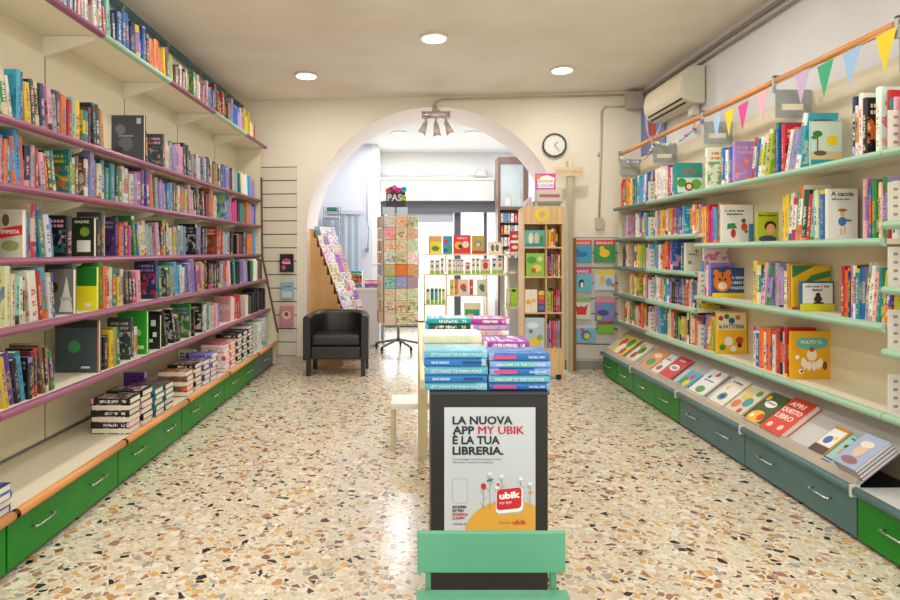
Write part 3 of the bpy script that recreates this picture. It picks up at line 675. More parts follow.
hr_(709, 38, 1.045, .225, '1d4a85', [('rect', 'f0d21e', 0, 0, 1, .14), ('disc', 'e07a28', .27, .52, .24, .26), ('disc', 'f4e3c2', .27, .38, .12, .1), ('disc', '2c1a10', .2, .6, .035), ('disc', '2c1a10', .34, .6, .035), ('disc', 'e07a28', .1, .84, .08), ('disc', 'e07a28', .42, .84, .08), ('rect', '6a2f10', .25, .68, .29, .86), ('text', 'e8eef4', 'IL GRANDE', .73, .62, .13, .42), ('text', 'e8eef4', 'LIBRO DEI', .73, .45, .13, .42), ('text', 'e8eef4', 'PASSATEMPI', .73, .27, .13, .48)], 'wide blue activity book with an orange tiger face, third right shelf', t=.02)
hr_(788, 38, 1.045, .265, 'e8b61c', [('poly', '2c7d4a', [(0, .72), (.6, 1), (0, 1)]), ('poly', '3d8c4e', [(.3, .6), (1, .75), (1, .9), (.5, .78)]), ('rect', 'c8482c', 0, 0, .16, .06)], 'tall yellow book with green crocodile standing behind a small framed cover')
hr_(797.5, 34, 1.045, .175, '24608c', [('rect', 'dfe6df', .07, .25, .95, .94), ('rect', 'd8d421', .0, 0, 1, .24), ('text', '5a5a50', 'chi me l ha', .5, .8, .1, .7), ('text', '5a5a50', 'fatta?', .5, .68, .1, .3), ('disc', '3a322c', .52, .4, .12, .1), ('disc', '3a322c', .52, .54, .07, .07), ('rect', '3a322c', .38, .25, .68, .3)], 'small blue-bordered picture book with a brown mole, third right shelf', t=.02, sink=0)
hr_(713, 31, .62, .32, 'f0b623', [('rect', 'ece2c4', .05, .56, .95, .97), ('disc', 'b5372d', .15, .84, .08), ('disc', '3c7a3a', .34, .88, .08), ('disc', '2f5fa5', .5, .78, .1), ('disc', 'e0782c', .7, .86, .08), ('text', '3a2a1a', 'la FATTORIA', .5, .6, .13, .8), ('disc', 'f4efe4', .4, .3, .14, .15), ('disc', 'c2402c', .75, .32, .12), ('disc', '222222', .75, .2, .07), ('disc', '3d8a3a', .2, .15, .1), ('disc', 'f6f2ea', .55, .12, .1)], 'yellow farm picture book with round animals, cover-out on the lowest right shelf', t=.018)
YB = []
for k in range(6):
    a = math.pi*(.05+.18*k); YB.append(('disc', 'f4ead2', .5+.2*math.cos(a+3.1), .36+.09*math.sin(a+3.1), .055, .11))
hr_(786, 43, .62, .29, 'e6aa18', [('disc', '57b2a8', .5, .74, .3, .15), ('disc', '57b2a8', .28, .76, .14, .12), ('disc', '57b2a8', .74, .76, .14, .12), ('text', 'eadf9a', 'POLPETTA', .5, .74, .1, .5), ('disc', 'f2e6c8', .5, .5, .12, .13), ('disc', 'b5402c', .5, .62, .06, .06)]+YB+[('disc', 'f5f1e6', .16, .46, .05), ('disc', 'f5f1e6', .25, .16, .06), ('disc', '7a3c1c', .8, .28, .05, .1), ('disc', '222222', .26, .16, .03)], 'ochre yellow picture book with a cream octopus, cover-out on the lowest shelf', t=.016)
hr_(682, 17, 1.23, .24, 'e9e3d2', [('disc', 'd8d5c0', .5, .5, .36, .5), ('text', '5a6a58', 'fiabe', .5, .56, .1, .5), ('disc', '7aa05a', .3, .3, .12), ('disc', 'b5805a', .7, .7, .1)], 'small cream storybook with oval frame resting on third right shelf')

LG = 'cover-out books on the left shelves'
def hl_(xr, wpx, z, X, h, base, decals, label, t=.03):
    Y = F*X/(CX-xr); w_ = wpx*Y/F
    return hero('display_book', frame((0, -1, 0), (1, 0, 0), (0, 0, 1), (-X-w_-.008, Y-t/2-.001, z+.001)), t, w_, h, base, decals, label, group=LG)
hl_(147, 36, 2.03, 1.93, .34, '3f434e', [('disc', '6d7080', .35, .7, .14), ('disc', '5c6273', .5, .4, .2), ('disc', '2c3038', .3, .25, .14), ('rect', 'b9bcc4', .8, .82, .92, .94), ('rect', '8b90a0', .3, .55, .7, .58)], 'large charcoal book with white barcode standing on the top purple shelf')
hl_(28, 30, 1.365, 1.93, .24, 'c5bfae', [('disc', '6a4a3c', .45, .78, .12, .2), ('disc', '8c9a5a', .6, .25, .3, .18), ('poly', 'cc2430', [(.12, .38), (1, .48), (1, .68), (.12, .58)]), ('text', 'f2ece4', 'TEMPESTA', .56, .5, .11, .7)], 'picture-covered paperback with a red title band, third shelf near left edge')
hl_(98, 24, 1.365, 1.93, .235, '1f2a1e', [('text', 'e6e6dc', 'MADRE', .5, .86, .1, .6), ('disc', '86a63c', .62, .64, .2), ('rect', 'e9e9e0', .3, .12, .86, .42)], 'black book with a green apple on its cover, third left shelf')
hl_(78, 26, 1.055, 1.85, .245, '6f6e6a', [('poly', 'cfcfc6', [(.45, .05), (.98, .05), (.75, .85)]), ('disc', '2a2a28', .3, .6, .12, .2), ('rect', 'b3b2a8', .5, .3, .95, .38)], 'grey paperback with a pale tower photograph, fourth left shelf')
hl_(100, 29, 1.055, 1.85, .25, 'e8da1c', [('rect', '1d7a26', 0, .56, 1, 1), ('rect', 'e9e9ea', .6, .08, .8, .16)], 'paperback half green half yellow, fourth left shelf', t=.02)
hl_(103, 44, .70, 1.81, .30, '3c4a50', [('rect', 'cc6a2c', .97, 0, 1, 1), ('rect', '1c1c1c', 0, .86, .97, 1), ('disc', '3f8a4a', .45, .5, .14), ('rect', 'c9ccc8', .6, .08, .8, .12)], 'large slate-grey book with orange edge, lowest purple shelf')
hl_(150, 30, .70, 1.81, .29, '2a9a28', [('rect', 'bfe0b4', .55, .12, .9, .2), ('disc', '9ad07a', .7, .5, .12)], 'tall bright green book standing out on the lowest purple shelf')
hl_(163, 24, .70, 1.81, .24, '1f1f22', [('rect', 'e9e9e6', .62, .68, .82, .86), ('rect', 'e9e9e6', .7, .36, .86, .5), ('rect', 'dcdcd8', .55, .2, .7, .3)], 'black book with white squares beside the tall green one')

# face-up books on the sloping display
sl = math.radians(38)
def slopeM(x_near_px, w, up=0.0, lift=.0, yn=None):
    zz = Vector((math.cos(sl), 0, math.sin(sl))); xx = Vector((-math.sin(sl), 0, math.cos(sl))); yy = zz.cross(xx)
    base = Vector((2.135, 0, .300))+zz*up+xx*(.012+lift)
    y0 = (yn if yn else F*2.135/(x_near_px-CX))
    return frame(xx, yy, zz, (base.x, y0+(w if yy.y < 0 else 0), base.z))
SG = 'face-up books on the sloping display'
def sb(xn, w, h, base, decals, label, up=0, lift=0, t=.012): return hero('display_book', slopeM(xn, w, up, lift), t, w, h, base, decals, label, group=SG)
def yw(xa, xb): return F*2.135/(xa-CX)-F*2.135/(xb-CX)
sb(622, yw(609, 622)-.008, .27, 'e6cf52', [('disc', 'd8402c', .3, .6, .16), ('disc', '3c8a4a', .7, .7, .16), ('disc', 'f2efe2', .5, .3, .2), ('disc', 'd8402c', .75, .25, .12)], 'yellow face-up book with a red and green picture, farthest on the slope')
sb(634, yw(625, 634)-.008, .27, 'e9e2c8', [('disc', 'b9442c', .4, .3, .2), ('disc', '3d8a3c', .6, .6, .25, .2), ('disc', 'e0b13a', .3, .75, .15)], 'cream face-up book with leafy picture, second from the far end of slope')
sb(638.3, yw(635, 638.3)-.008, .27, 'c7c3b2', [('rect', '8f8a7a', .3, .1, .7, .9)], 'narrow grey-beige book lying on the slope beside the leafy one')
sb(649.5, yw(639, 649.5)-.008, .26, 'df9a62', [('disc', '5a9a5a', .5, .35, .3, .18), ('disc', 'f0d9b0', .5, .7, .3, .12)], 'orange face-up book with green picture on the sloping display')
sb(657.5, yw(650, 657.5)-.008, .25, 'dfe3de', [('disc', 'c8372c', .5, .3, .28, .2), ('text', 'c8372c', 'CIAO', .5, .7, .14, .6), ('disc', '3d8a4a', .2, .5, .08)], 'white and red face-up book left of the bright red one')
sb(669, yw(658, 669)-.008, .27, 'd3222c', [('disc', 'e5e6e4', .5, .5, .36, .16), ('disc', '8a9496', .5, .5, .24, .08), ('text', 'f4f2ee', 'MARE', .5, .8, .1, .5)], 'bright red face-up book with a pale fish, middle of the green bays')
sb(686, yw(675, 686)-.008, .18, '4aa5c4', [('disc', '3f8f4a', .3, .4, .22, .2), ('disc', 'e6c53a', .65, .3, .2), ('disc', 'cc4a38', .6, .7, .15)], 'small blue face-up book with yellow and green picture by the third bay')
sb(702, yw(687.5, 702)-.008, .27, 'ecebe6', [('rect', 'e8e8e6', 0, 0, 1, 1), ('disc', '5a9a4c', .55, .22, .25, .15), ('disc', 'cc3c2e', .6, .86, .1), ('disc', '3a62a8', .3, .7, .08), ('text', '4a5a8a', 'nel bosco', .5, .55, .09, .6)], 'white face-up book with green shrub and blue lettering', up=.0)
sb(722, yw(707, 722)-.008, .28, 'ece6d6', [('disc', '4a90b8', .5, .3, .22, .18), ('disc', '2f4a6a', .5, .3, .12, .09), ('disc', 'd8c58a', .3, .6, .1), ('text', '7a6a50', 'la balena', .5, .8, .09, .6)], 'cream face-up book with a blue whale drawing')
sb(740.5, yw(723, 740.5)-.008, .27, 'd9d2b6', [('disc', 'e07a4a', .3, .3, .18), ('disc', '4d9aa8', .7, .45, .2), ('disc', 'e8c24a', .4, .62, .18), ('disc', '5f9a52', .75, .8, .12), ('disc', 'c2483a', .75, .15, .1)], 'beige face-up book with a crowded coloured picture, left of the leafy yellow one')
sb(759, yw(742, 759)-.008, .27, '3e5a2a', [('disc', 'f2efe6', .5, .66, .3, .16), ('text', '8a2a2a', 'il leone', .5, .66, .08, .45), ('disc', 'f0b81e', .5, .2, .4, .3), ('disc', 'c8442a', .72, .24, .16), ('disc', 'f4ead0', .3, .2, .1), ('disc', 'f0b81e', .15, .8, .12)], 'green and yellow face-up book with white title bubble, left of big red')
sb(782, yw(760, 782)-.008, .29, 'd8412c', [('text', 'f5efe6', 'APRI', .46, .76, .17, .6), ('text', 'f5efe6', 'QUESTO', .5, .58, .17, .8), ('text', 'f5efe6', 'LIBRO', .48, .38, .19, .7), ('disc', 'f2c9b8', .75, .18, .1), ('disc', 'f2c9b8', .3, .16, .1)], 'big thick red face-up book with bold white title lettering', t=.035)
# last bay of slope near x 815-880
yq = 3.08
sb2 = lambda yn, w, h, base, dec, lab, up=0, lift=0, t=.012: hero('display_book', slopeM(0, w, up, lift, yn), t, w, h, base, dec, lab, group=SG)
sb2(3.155, 0.113, .20, 'e3a32c', [('rect', 'e6e8e4', .06, .28, .94, .9), ('disc', '2c5fb2', .42, .5, .24, .26), ('disc', 'e8d23a', .7, .62, .14), ('rect', '4a3028', 0, 0, 1, .26)], 'white and ochre face-up book with a round blue head', up=.02)
sb2(3.014, 0.125, .21, '8fc9bc', [('disc', 'c98f70', .5, .42, .2, .24), ('disc', '3a2a2a', .5, .6, .24, .12), ('rect', '1f4f9a', .0, .0, .5, .12), ('text', '2c6a62', 'ragazze', .5, .84, .09, .6)], 'mint face-up book with a portrait, beside the small paperback pile', up=.0)
for k in range(4):
    sb2(2.850, .162, .215, '9aa7c4' if k == 3 else ['7c86a8', 'a89aa8', '6f7f9f'][k], [('disc', 'd8b49a', .5, .5, .2, .26), ('disc', 'e3d6c0', .5, .72, .25, .13), ('disc', '8a5a5a', .5, .18, .3, .14)] if k == 3 else [], ['lowest of four blue-grey paperbacks piled at the near end of slope', 'second lowest of four blue-grey paperbacks piled at the near end of slope', 'second highest of four blue-grey paperbacks piled at the near end of slope', 'topmost blue-grey paperback with a portrait, near end of the slope'][k], up=-.0, lift=k*.0175, t=.0165)

# ------------------------------------------------------------------ stacks on the left base deck
def flatM(x, y, z, spine='-y', rz=0):
    """lying book: spine faces the camera (-y) or the far side"""
    if spine == '-y': f = frame((0, 0, 1), (0, 1, 0), (-1, 0, 0), (0, 0, 0))      # x up, y back, z -> -X
    else: f = frame((0, 0, 1), (0, -1, 0), (1, 0, 0), (0, 0, 0))
    return Matrix.Translation((x, y, z)) @ Matrix.Rotation(rz, 4, 'Z') @ f
def stack(xc, yf, z0, n, t, d, h, codes, labels, group, alt=True, name='stacked_paperback', jit=.006, spined='-y'):
    z = z0+.001; obs = []
    for k in range(n):
        c = codes[k % len(codes)]; sp = '-y' if (not alt or k % 2) else '+y'
        tt = t*R.uniform(.96, 1.04); dx = R.uniform(-jit, jit)
        if sp == '-y': M = flatM(xc+h/2+dx, yf+R.uniform(0, jit), z+tt/2, '-y', R.uniform(-.015, .015))
        else: M = flatM(xc-h/2+dx, yf+d+R.uniform(0, jit), z+tt/2, '+y', R.uniform(-.015, .015))
        o = put_book(name, M, tt, d, h, c[0], c[1], c[2], True, labels(k, n), group); obs.append(o); z += tt+.0006
    return z, obs
def ordn(k, n):
    if n == 1: return 'single'
    if k == n-1: return 'topmost'
    if k == 0: return 'lowest'
    return ['', 'second', 'third', 'fourth', 'fifth', 'sixth', 'seventh', 'eighth', 'ninth', 'tenth'][k]+' lowest'
def SL(desc): return lambda k, n: f'{ordn(k, n)} {desc}'
BG = 'paperback piles on the left base deck'; BZ = .282
stack(-1.86, 3.66, BZ, 6, .036, .15, .235, [('K', 'I', 'W')], SL('black and pink paperback of the nearest pile on left deck'), BG)
stack(-1.86, 3.83, BZ, 6, .036, .15, .235, [('K', 'I', 'W')], SL('black and pink paperback of the pile behind the nearest one'), BG)
stack(-1.86, 4.03, BZ, 5, .036, .14, .23, [('D', 'T', 'R')], SL('charcoal paperback with teal, middle deck pile beside pink ones'), BG, alt=False)
stack(-1.86, 4.19, BZ, 5, .036, .14, .23, [('D', 'T', 'R')], SL('charcoal paperback with teal, pile just behind its twin pile'), BG, alt=False)
stack(-1.86, 4.60, BZ, 5, .038, .14, .22, [('U', 'O', 'W'), ('U', 'O', 'K')], SL('brown and orange paperback, first pile past the charcoal ones'), BG)
stack(-1.86, 4.78, BZ, 6, .034, .14, .22, [('K', 'O', 'W')], SL('black paperback with orange picture, pile behind the brown ones'), BG)
stack(-1.86, 4.98, BZ, 5, .04, .14, .22, [('P', 'B', 'W')], SL('purple paperback, pile near the middle of left deck'), BG)
stack(-1.86, 5.16, BZ, 6, .038, .14, .22, [('V', 'P', 'N')], SL('lilac paperback, pile behind the purple ones'), BG)
stack(-1.86, 5.52, BZ, 7, .036, .14, .22, [('F', 'O', 'W'), ('W', 'F', 'K')], SL('magenta and white paperback, tall deck pile'), BG)
stack(-1.86, 5.70, BZ, 7, .036, .14, .22, [('O', 'F', 'W')], SL('orange paperback, pile behind the magenta pile'), BG)
stack(-1.86, 5.92, BZ, 8, .036, .14, .22, [('K', 'D', 'W')], SL('black paperback, first tall dark pile of the fifth bay'), BG)
stack(-1.86, 6.12, BZ, 8, .036, .14, .22, [('K', 'N', 'W')], SL('black and navy paperback, second dark pile'), BG)
stack(-1.86, 6.32, BZ, 9, .036, .14, .22, [('N', 'K', 'W')], SL('navy paperback, last dark pile before the far bay'), BG)
stack(-1.86, 6.72, BZ, 8, .038, .14, .22, [('W', 'O', 'T')], SL('white paperback in far bay pile on left deck'), BG)
stack(-1.86, 6.93, BZ, 9, .038, .15, .22, [('C', 'W', 'B')], SL('sky blue paperback in the farthest pile'), BG)
# leaning ones against the panel
for (y, c, lab) in ((4.40, ('P', 'V', 'K'), 'purple paperback standing against the panel behind charcoal piles'), (5.40, ('W', 'R', 'K'), 'white paperback with red picture standing behind the purple piles'), (5.36-.26, None, '')):
    if not c: continue
    put_book('stacked_paperback', frame((0, 1, 0), (-1, 0, 0), (0, 0, 1), (-1.97, y, BZ)), .03, .16, .23, *c, True, lab, BG)
# pile at the picture's left edge
stack(-1.83, 2.43, BZ, 4, .03, .14, .2, [('B', 'V', 'W'), ('N', 'B', 'W')], SL('blue paperback in small pile at the lower left edge'), BG)

# ------------------------------------------------------------------ display table, pedestal, poster, piles
t = empty('display_table', (.26, 3.2, 0), 'long pale wooden display table behind the dark poster pedestal', 'table')
TZ = .90
PALEW = wood('e2cfa4', 'eddcb8', (4, 30, 30))
bm = nb(); box(bm, -.24, .24, -.86, 1.0, TZ-.04, TZ); new('tabletop', bm, PALEW, t, .004)
for sx, sy in ((-.225, .84), (.17, .84), (-.15, -.78), (.17, -.78)):
    bm = nb(); box(bm, sx-.015, sx+.05, sy, sy+.06, 0, TZ-.041); new('leg', bm, mat('cbbf93', .5), t, .003)
bm = nb(); box(bm, -.15, .2, .86, .88, TZ-.12, TZ-.041); box(bm, -.15, .2, -.76, -.74, TZ-.12, TZ-.041); new('apron', bm, PALEW, t)
DK = mat('191613', .45, noise=.1, scale=20)
bm = nb(); box(bm, .055, .459, 2.07, 2.32, 0, .905); o = new('display_pedestal', bm, DK, None, .003)
tag(o, 'dark brown square pedestal carrying the white app poster, centre foreground', 'pedestal')
bm = nb(); box(bm, .05, .464, 2.066, 2.325, .9055, .9125); k = new('top_panel', bm, mat('33363a', .3), o); k['label'] = 'charcoal glossy top'
# poster
PX0, PX1, PZ0, PZ1, PY = .101, .415, .435, .861, 2.0695
W_ = PX1-PX0; H_ = PZ1-PZ0
bm = nb(); ms = [mat('c6cfd3', .35)]; box(bm, PX0, PX1, PY-.0015, PY, PZ0, PZ1)
def pm_(c, r=.4):
    m = mat(c, r)
    if m not in ms: ms.append(m)
    return ms.index(m)
def PQ(u, v, e=0): return Vector((PX0+u*W_, PY-.0018-e*.0003, PZ0+v*H_))
def ptext(s, u, v, size, col, width=None, bold=.0008, e=3, shear=0, rot=0):
    M = frame((1, 0, 0), (0, 0, 1), (0, -1, 0), PQ(u, v, e)) @ Matrix.Rotation(rot, 4, 'Z')
    add_text(bm, s, size, M, pm_(col), width*W_ if width else None, bold=bold, shear=shear)
def pdisc(u, v, rx, rz, col, e=1, a0=0, a1=2*math.pi, n=40, zclip=None):
    vs = []
    for i in range(n):
        a = a0+(a1-a0)*i/(n-1 if a1-a0 < 6.2 else n); p = PQ(u, v, e)+Vector((rx*math.cos(a), 0, rz*math.sin(a)))
        if p.z < PZ0+.001: p.z = PZ0+.001
        if p.x > PX1-.001: p.x = PX1-.001
        vs.append(bm.verts.new(p))
    bm.faces.new(vs).material_index = pm_(col)
INK = '23232b'
ptext('LA NUOVA', .09, .865, .038, INK, .66, .0012)
ptext('APP', .09, .785, .038, INK, .24, .0012)
ptext('MY UBIK', .37, .785, .038, 'c3202c', .50, 0); ptext('MY UBIK', .373, .785, .038, 'c3202c', .50, 0, 4); ptext('MY UBIK', .376, .787, .038, 'c3202c', .50, 0, 5)
ptext('È LA TUA', .09, .705, .038, INK, .52, .0012)
ptext('LIBRERIA.', .09, .62, .038, INK, .56, .0012)
ptext('Tanti vantaggi e servizi a portata di mano.', .09, .575, .009, '8f979a', .54, 0)
ptext('Vai al sito e scarica la nuova app.', .09, .55, .009, '8f979a', .45, 0)
# hill, flowers, app tile
pdisc(.72, -.02, .155, .115, 'dba63c', 1, 0.0, math.pi, 48)
def pline(pts, wd, col, e=2):
    for a, b_ in zip(pts[:-1], pts[1:]):
        A = PQ(*a, e); B = PQ(*b_, e); d = (B-A).normalized(); nrm = Vector((-d.z, 0, d.x))*wd/2
        bm.faces.new([bm.verts.new(q) for q in (A-nrm, B-nrm, B+nrm, A+nrm)]).material_index = pm_(col)
for u, vt in ((.43, .34), (.5, .46), (.58, .35), (.63, .44), (.84, .42), (.94, .38)):
    pline([(u, .18), (u, vt)], .0016, '5f7f84')
    for q in range(3): pline([(u, vt-.04-.05*q), (u+(.04 if q % 2 else -.04), vt-.01-.05*q)], .0015, '5f7f84')
    pdisc(u, vt+.005, .007, .006, 'eef0ee', 3, n=12)
pdisc(.43, .36, .009, .012, 'c3202c', 4, n=14); pdisc(.59, .375, .006, .006, 'c8606a', 4, n=12); pdisc(.94, .31, .007, .007, 'd8a04a', 4, n=12); pdisc(.62, .3, .005, .004, 'c3202c', 4, n=10)
pline([(.5, .42), (.47, .40)], .006, '3e6a70', 3); pline([(.5, .40), (.53, .425)], .006, '3e6a70', 3)
def rrect(u, v, wx, wz, r, col, e, rot=0, shear=0):
    c = PQ(u, v, e); vs = []
    for cx_, cz_, a0 in ((1, 1, 0), (-1, 1, 90), (-1, -1, 180), (1, -1, 270)):
        for q in range(6):
            a = math.radians(a0+q*18); x = cx_*(wx-r)+r*math.cos(a); z = cz_*(wz-r)+r*math.sin(a)
            vs.append(bm.verts.new(c+Vector((x*math.cos(rot)-z*math.sin(rot)+shear*z, 0, x*math.sin(rot)+z*math.cos(rot)))))
    bm.faces.new(vs).material_index = pm_(col)
rrect(.73, .235, .046, .041, .014, 'b5b8b8', 4, .1, .12); rrect(.715, .25, .047, .042, .014, 'f3f4f4', 5, .1, .12); rrect(.71, .262, .043, .036, .012, 'cd1f2a', 6, .1, .12)
ptext('ubik', .605, .26, .03, 'ffffff', .23, .0012, 8, 0, .1)
ptext('my app', .60, .22, .012, 'f2c6c8', .14, .0002, 8, .2, .1)
ptext('libreria', .60, .06, .013, 'c58a3a', .13, 0, 4); ptext('ubik', .75, .055, .022, 'c3402c', .15, .0006, 4)
for a_ in (('SCOPRI', .17), ('DI PIÙ', .14)): pass
ptext('SCOPRI', .09, .185, .012, INK, .15, .0004); ptext('DI PIÙ', .09, .155, .012, INK, .12, .0004); ptext('SCARICA', .09, .125, .012, 'c3202c', .17, .0004); ptext("L'APP!", .09, .095, .012, 'c3202c', .13, .0004)
ptext('ubik.it', .09, .05, .010, '6a6f72', .16, 0)
rrect(.17, .325, .026, .042, .006, '8f979a', 2); rrect(.17, .325, .0248, .0408, .0055, 'c6cfd3', 3)
o = new('poster', bm, ms); tag(o, 'white app poster with bold black and red headline on the dark pedestal', 'poster')

# foreground piles of blue paperbacks
def spine_text(o, s, t, h, side='-y', col='dfe9ee', size=.6, frac=.8, start=None):
    """raised lettering lying along the spine; o is the book, unit frame scaled"""
    S = o.matrix_basis.to_scale(); M0 = o.matrix_basis @ Matrix.Diagonal((1/S.x, 1/S.y, 1/S.z, 1))
    bm = nb(); T = frame((0, 0, -1), (1, 0, 0), (0, -1, 0), (-t*size*.36, -.0004, h*(1-start if start is not None else .5+frac/2)))
    add_text(bm, s, t*size, T, 0, h*frac, bold=.0003)
    w = new('spine_lettering', bm, mat(col, .4)); w.parent = o; w.matrix_parent_inverse = Matrix.Identity(4)
    w.matrix_basis = Matrix.Diagonal((1/S.x, 1/S.y, 1/S.z, 1))
FG = 'blue paperbacks piled on the dark pedestal'
_, L1 = stack(.142, 2.085, .9125, 5, .0275, .135, .216, [('B', 'C', 'W'), ('C', 'B', 'W')], SL('blue paperback of the left pile on the dark pedestal'), FG, alt=False, jit=.003)
_, L2 = stack(.366, 2.095, .9125, 5, .0253, .14, .212, [('B', 'N', 'W'), ('C', 'B', 'W')], SL('blue paperback of the right pile on the dark pedestal'), FG, alt=False, jit=.003)
BLU = [lin('1669b8'), lin('2a8fc6')]
for k, b_ in enumerate(L1):
    b_['c1'] = list(lin('5aa9bf') if k % 2 == 0 else lin('1a74bd')); b_['c2'] = list(lin('8cc6d8')); b_['c3'] = b_['c1']
    spine_text(b_, "LET'S CHANGE THE HUMAN WORLD", .0275, .216, col='cfe3e8', size=.5, frac=.82) if k % 2 == 0 else spine_text(b_, 'RENÉ SIMONI', .0275, .216, col='cfe3e8', size=.4, frac=.28, start=.12)
for k, b_ in enumerate(L2):
    b_['c1'] = list(lin('2068b5') if k % 2 == 0 else lin('5fb4bd')); b_['c2'] = list(lin('7fa6dc')); b_['c3'] = b_['c1']
    spine_text(b_, 'RACHEL LYNN', .0253, .212, col='d5e6ea', size=.4, frac=.26, start=.66) if k % 2 == 0 else spine_text(b_, 'WELCOME TO THE COTTAGE', .0253, .212, col='d5e6ea', size=.48, frac=.82)
    if k % 2 == 0:
        S = b_.matrix_basis.to_scale(); bm = nb(); h = .212; box(bm, -.006, .006, -.0012, .003, h*.55, h*.93)
        w = new('spine_stripe', bm, mat('d8417e', .4), b_); w.matrix_basis = Matrix.Diagonal((1/S.x, 1/S.y, 1/S.z, 1)); w['label'] = 'pink lettering stripe'
for k, b_ in enumerate(L1):
    if k % 2:
        S = b_.matrix_basis.to_scale(); bm = nb(); h = .216; box(bm, -.005, .005, -.0012, .003, h*.07, h*.38)
        w = new('spine_stripe', bm, mat('1d3b7a', .4), b_); w.matrix_basis = Matrix.Diagonal((1/S.x, 1/S.y, 1/S.z, 1)); w['label'] = 'navy lettering stripe'
TG = 'book piles on the display table'
_, o1 = stack(.172, 2.72, TZ, 3, .038, .2, .262, [('E', 'Q', 'E')], SL('pale green hardback of the wide pile behind the blue piles'), TG, alt=False, name='hardback_book')
for b_ in o1: b_['c1'] = list(lin('cfdcc4')); b_['c2'] = list(lin('e9e4da')); b_['c3'] = list(lin('dfe3d6'))
_, o2 = stack(.434, 2.82, TZ, 2, .036, .2, .215, [('T', 'W', 'V'), ('P', 'I', 'W')], lambda k, n: ['teal paperback under the purple one on the display table', 'purple paperback with pale cover on the display table'][k], TG, alt=False, jit=.003)
spine_text(o2[1], 'THE STRIKER', .036, .215, col='f2e6f4', size=.6, frac=.5)
o2[1]['c1'] = list(lin('8d2f9f')); o2[1]['c2'] = list(lin('f0e0ea'))
_, o3 = stack(.182, 3.3, TZ, 4, .031, .17, .245, [('U', 'W', 'E'), ('G', 'T', 'W'), ('A', 'C', 'W'), ('T', 'E', 'W')], SL('book of the teal-topped pile at the far end of table'), TG, alt=False, name='hardback_book')
o3[3]['c1'] = list(lin('15a3ad')); o3[3]['c2'] = list(lin('efe9dc'))
_, o4 = stack(.415, 3.3, TZ, 4, .031, .17, .21, [('V', 'W', 'I'), ('I', 'W', 'V'), ('V', 'W', 'I'), ('F', 'F', 'W')], SL('book of the magenta-topped pile at the far end of table'), TG, alt=False)
spine_text(o4[3], 'HEARTLANDS', .029, .21, col='f6e6f0', size=.6, frac=.42)
o4[3]['c1'] = list(lin('b02a9a')); o4[3]['c2'] = list(lin('e9dce8'))

# green child chair in front
GC = mat('5fa583', .45, noise=.06, scale=10)
t = empty('child_chair', (.202, 1.45, 0), 'mint green slatted wooden child chair, backrest before the poster', 'chair')
def gp(name, *b, bevel=.003):
    bm = nb(); box(bm, *b)
    for v in bm.verts: v.co -= Vector((.202, 1.45, 0))
    return new(name, bm, GC, t, bevel)
gp('backrest', .006, .398, 1.585, 1.6, .549, .656)
for x0, x1 in ((.028, .042), (.362, .378)): gp('rear_leg', x0, x1, 1.6, 1.625, 0, .64)
for x0, x1 in ((.028, .05), (.354, .378)): gp('front_leg', x0, x1, 1.28, 1.31, 0, .476)
for q in range(6): gp('seat_slat', .004, .402, 1.545-q*.053, 1.592-q*.053, .49, .502)
gp('side_rail', .03, .044, 1.28, 1.6, .455, .489); gp('side_rail', .362, .376, 1.28, 1.6, .455, .489)
gp('front_rail', .044, .362, 1.285, 1.3, .44, .489)

# white stool
t = empty('stool', (-.04, 4.3, 0), 'small white stool with pale wooden legs left of the display table', 'stool')
bm = nb(); box(bm, -.13, .2, -.14, .14, .3, .34); new('seat', bm, mat('efece6', .4), t, .006)
for sx in (-.13, .17):
    for sy in (-.13, .1):
        bm = nb(); box(bm, sx, sx+.03, sy, sy+.03, 0, .299); new('leg', bm, mat('c9c3a0', .5), t, .002)

# ------------------------------------------------------------------ armchair
LEA = mat('24221f', .32, bump=.25, scale=60)
t = empty('armchair', (-.885, 6.98, 0), 'black leather tub armchair on square legs before the arch', 'armchair')
def arc_shell(r0, r1, zt_f, zt_b, z0, name, m):
    bm = nb(); n = 28; rings = []
    for i in range(n+1):
        s = i/n
        # U path from front left, round the back, to front right
        L1_ = .34; Wd = .34; per = [0, 0]
        a = math.pi*(1-s)
        # superellipse for the back
        ca, sa = math.cos(a), math.sin(a)
        px = (abs(ca)**.55)*(1 if ca > 0 else -1); py = abs(sa)**.6
        zt = zt_f+(zt_b-zt_f)*min(1, py*1.15)**2
        ring = []
        for rr, zz in ((r1, z0), (r1, zt-.03), (r1-.02, zt-.005), ((r0+r1)/2, zt), (r0+.02, zt-.005), (r0, zt-.03), (r0, z0)):
            ring.append(bm.verts.new((px*rr, -.3+py*(rr/r1)*.58, zz)))
        rings.append(ring)
    for a_, b_ in zip(rings[:-1], rings[1:]):
        for k in range(7):
            f = bm.faces.new((a_[k], a_[(k+1) % 7], b_[(k+1) % 7], b_[k])); f.smooth = True
    bm.faces.new(rings[0]); bm.faces.new(rings[-1][::-1])
    return new(name, bm, m, t, .008)
arc_shell(.28, .365, .68, .705, .18, 'backrest', LEA)
bm = nb(); box(bm, -.275, .275, -.30, .2, .34, .46); new('seat_cushion', bm, LEA, t, .035, 4)
bm = nb(); box(bm, -.278, .278, -.295, .17, .19, .335); new('seat_base', bm, LEA, t, .015, 3)
for sx in (-.33, .28):
    for sy in (-.29, .15):
        bm = nb(); box(bm, sx, sx+.05, sy, sy+.05, 0, .179); new('leg', bm, mat('2a211b', .4), t, .004)

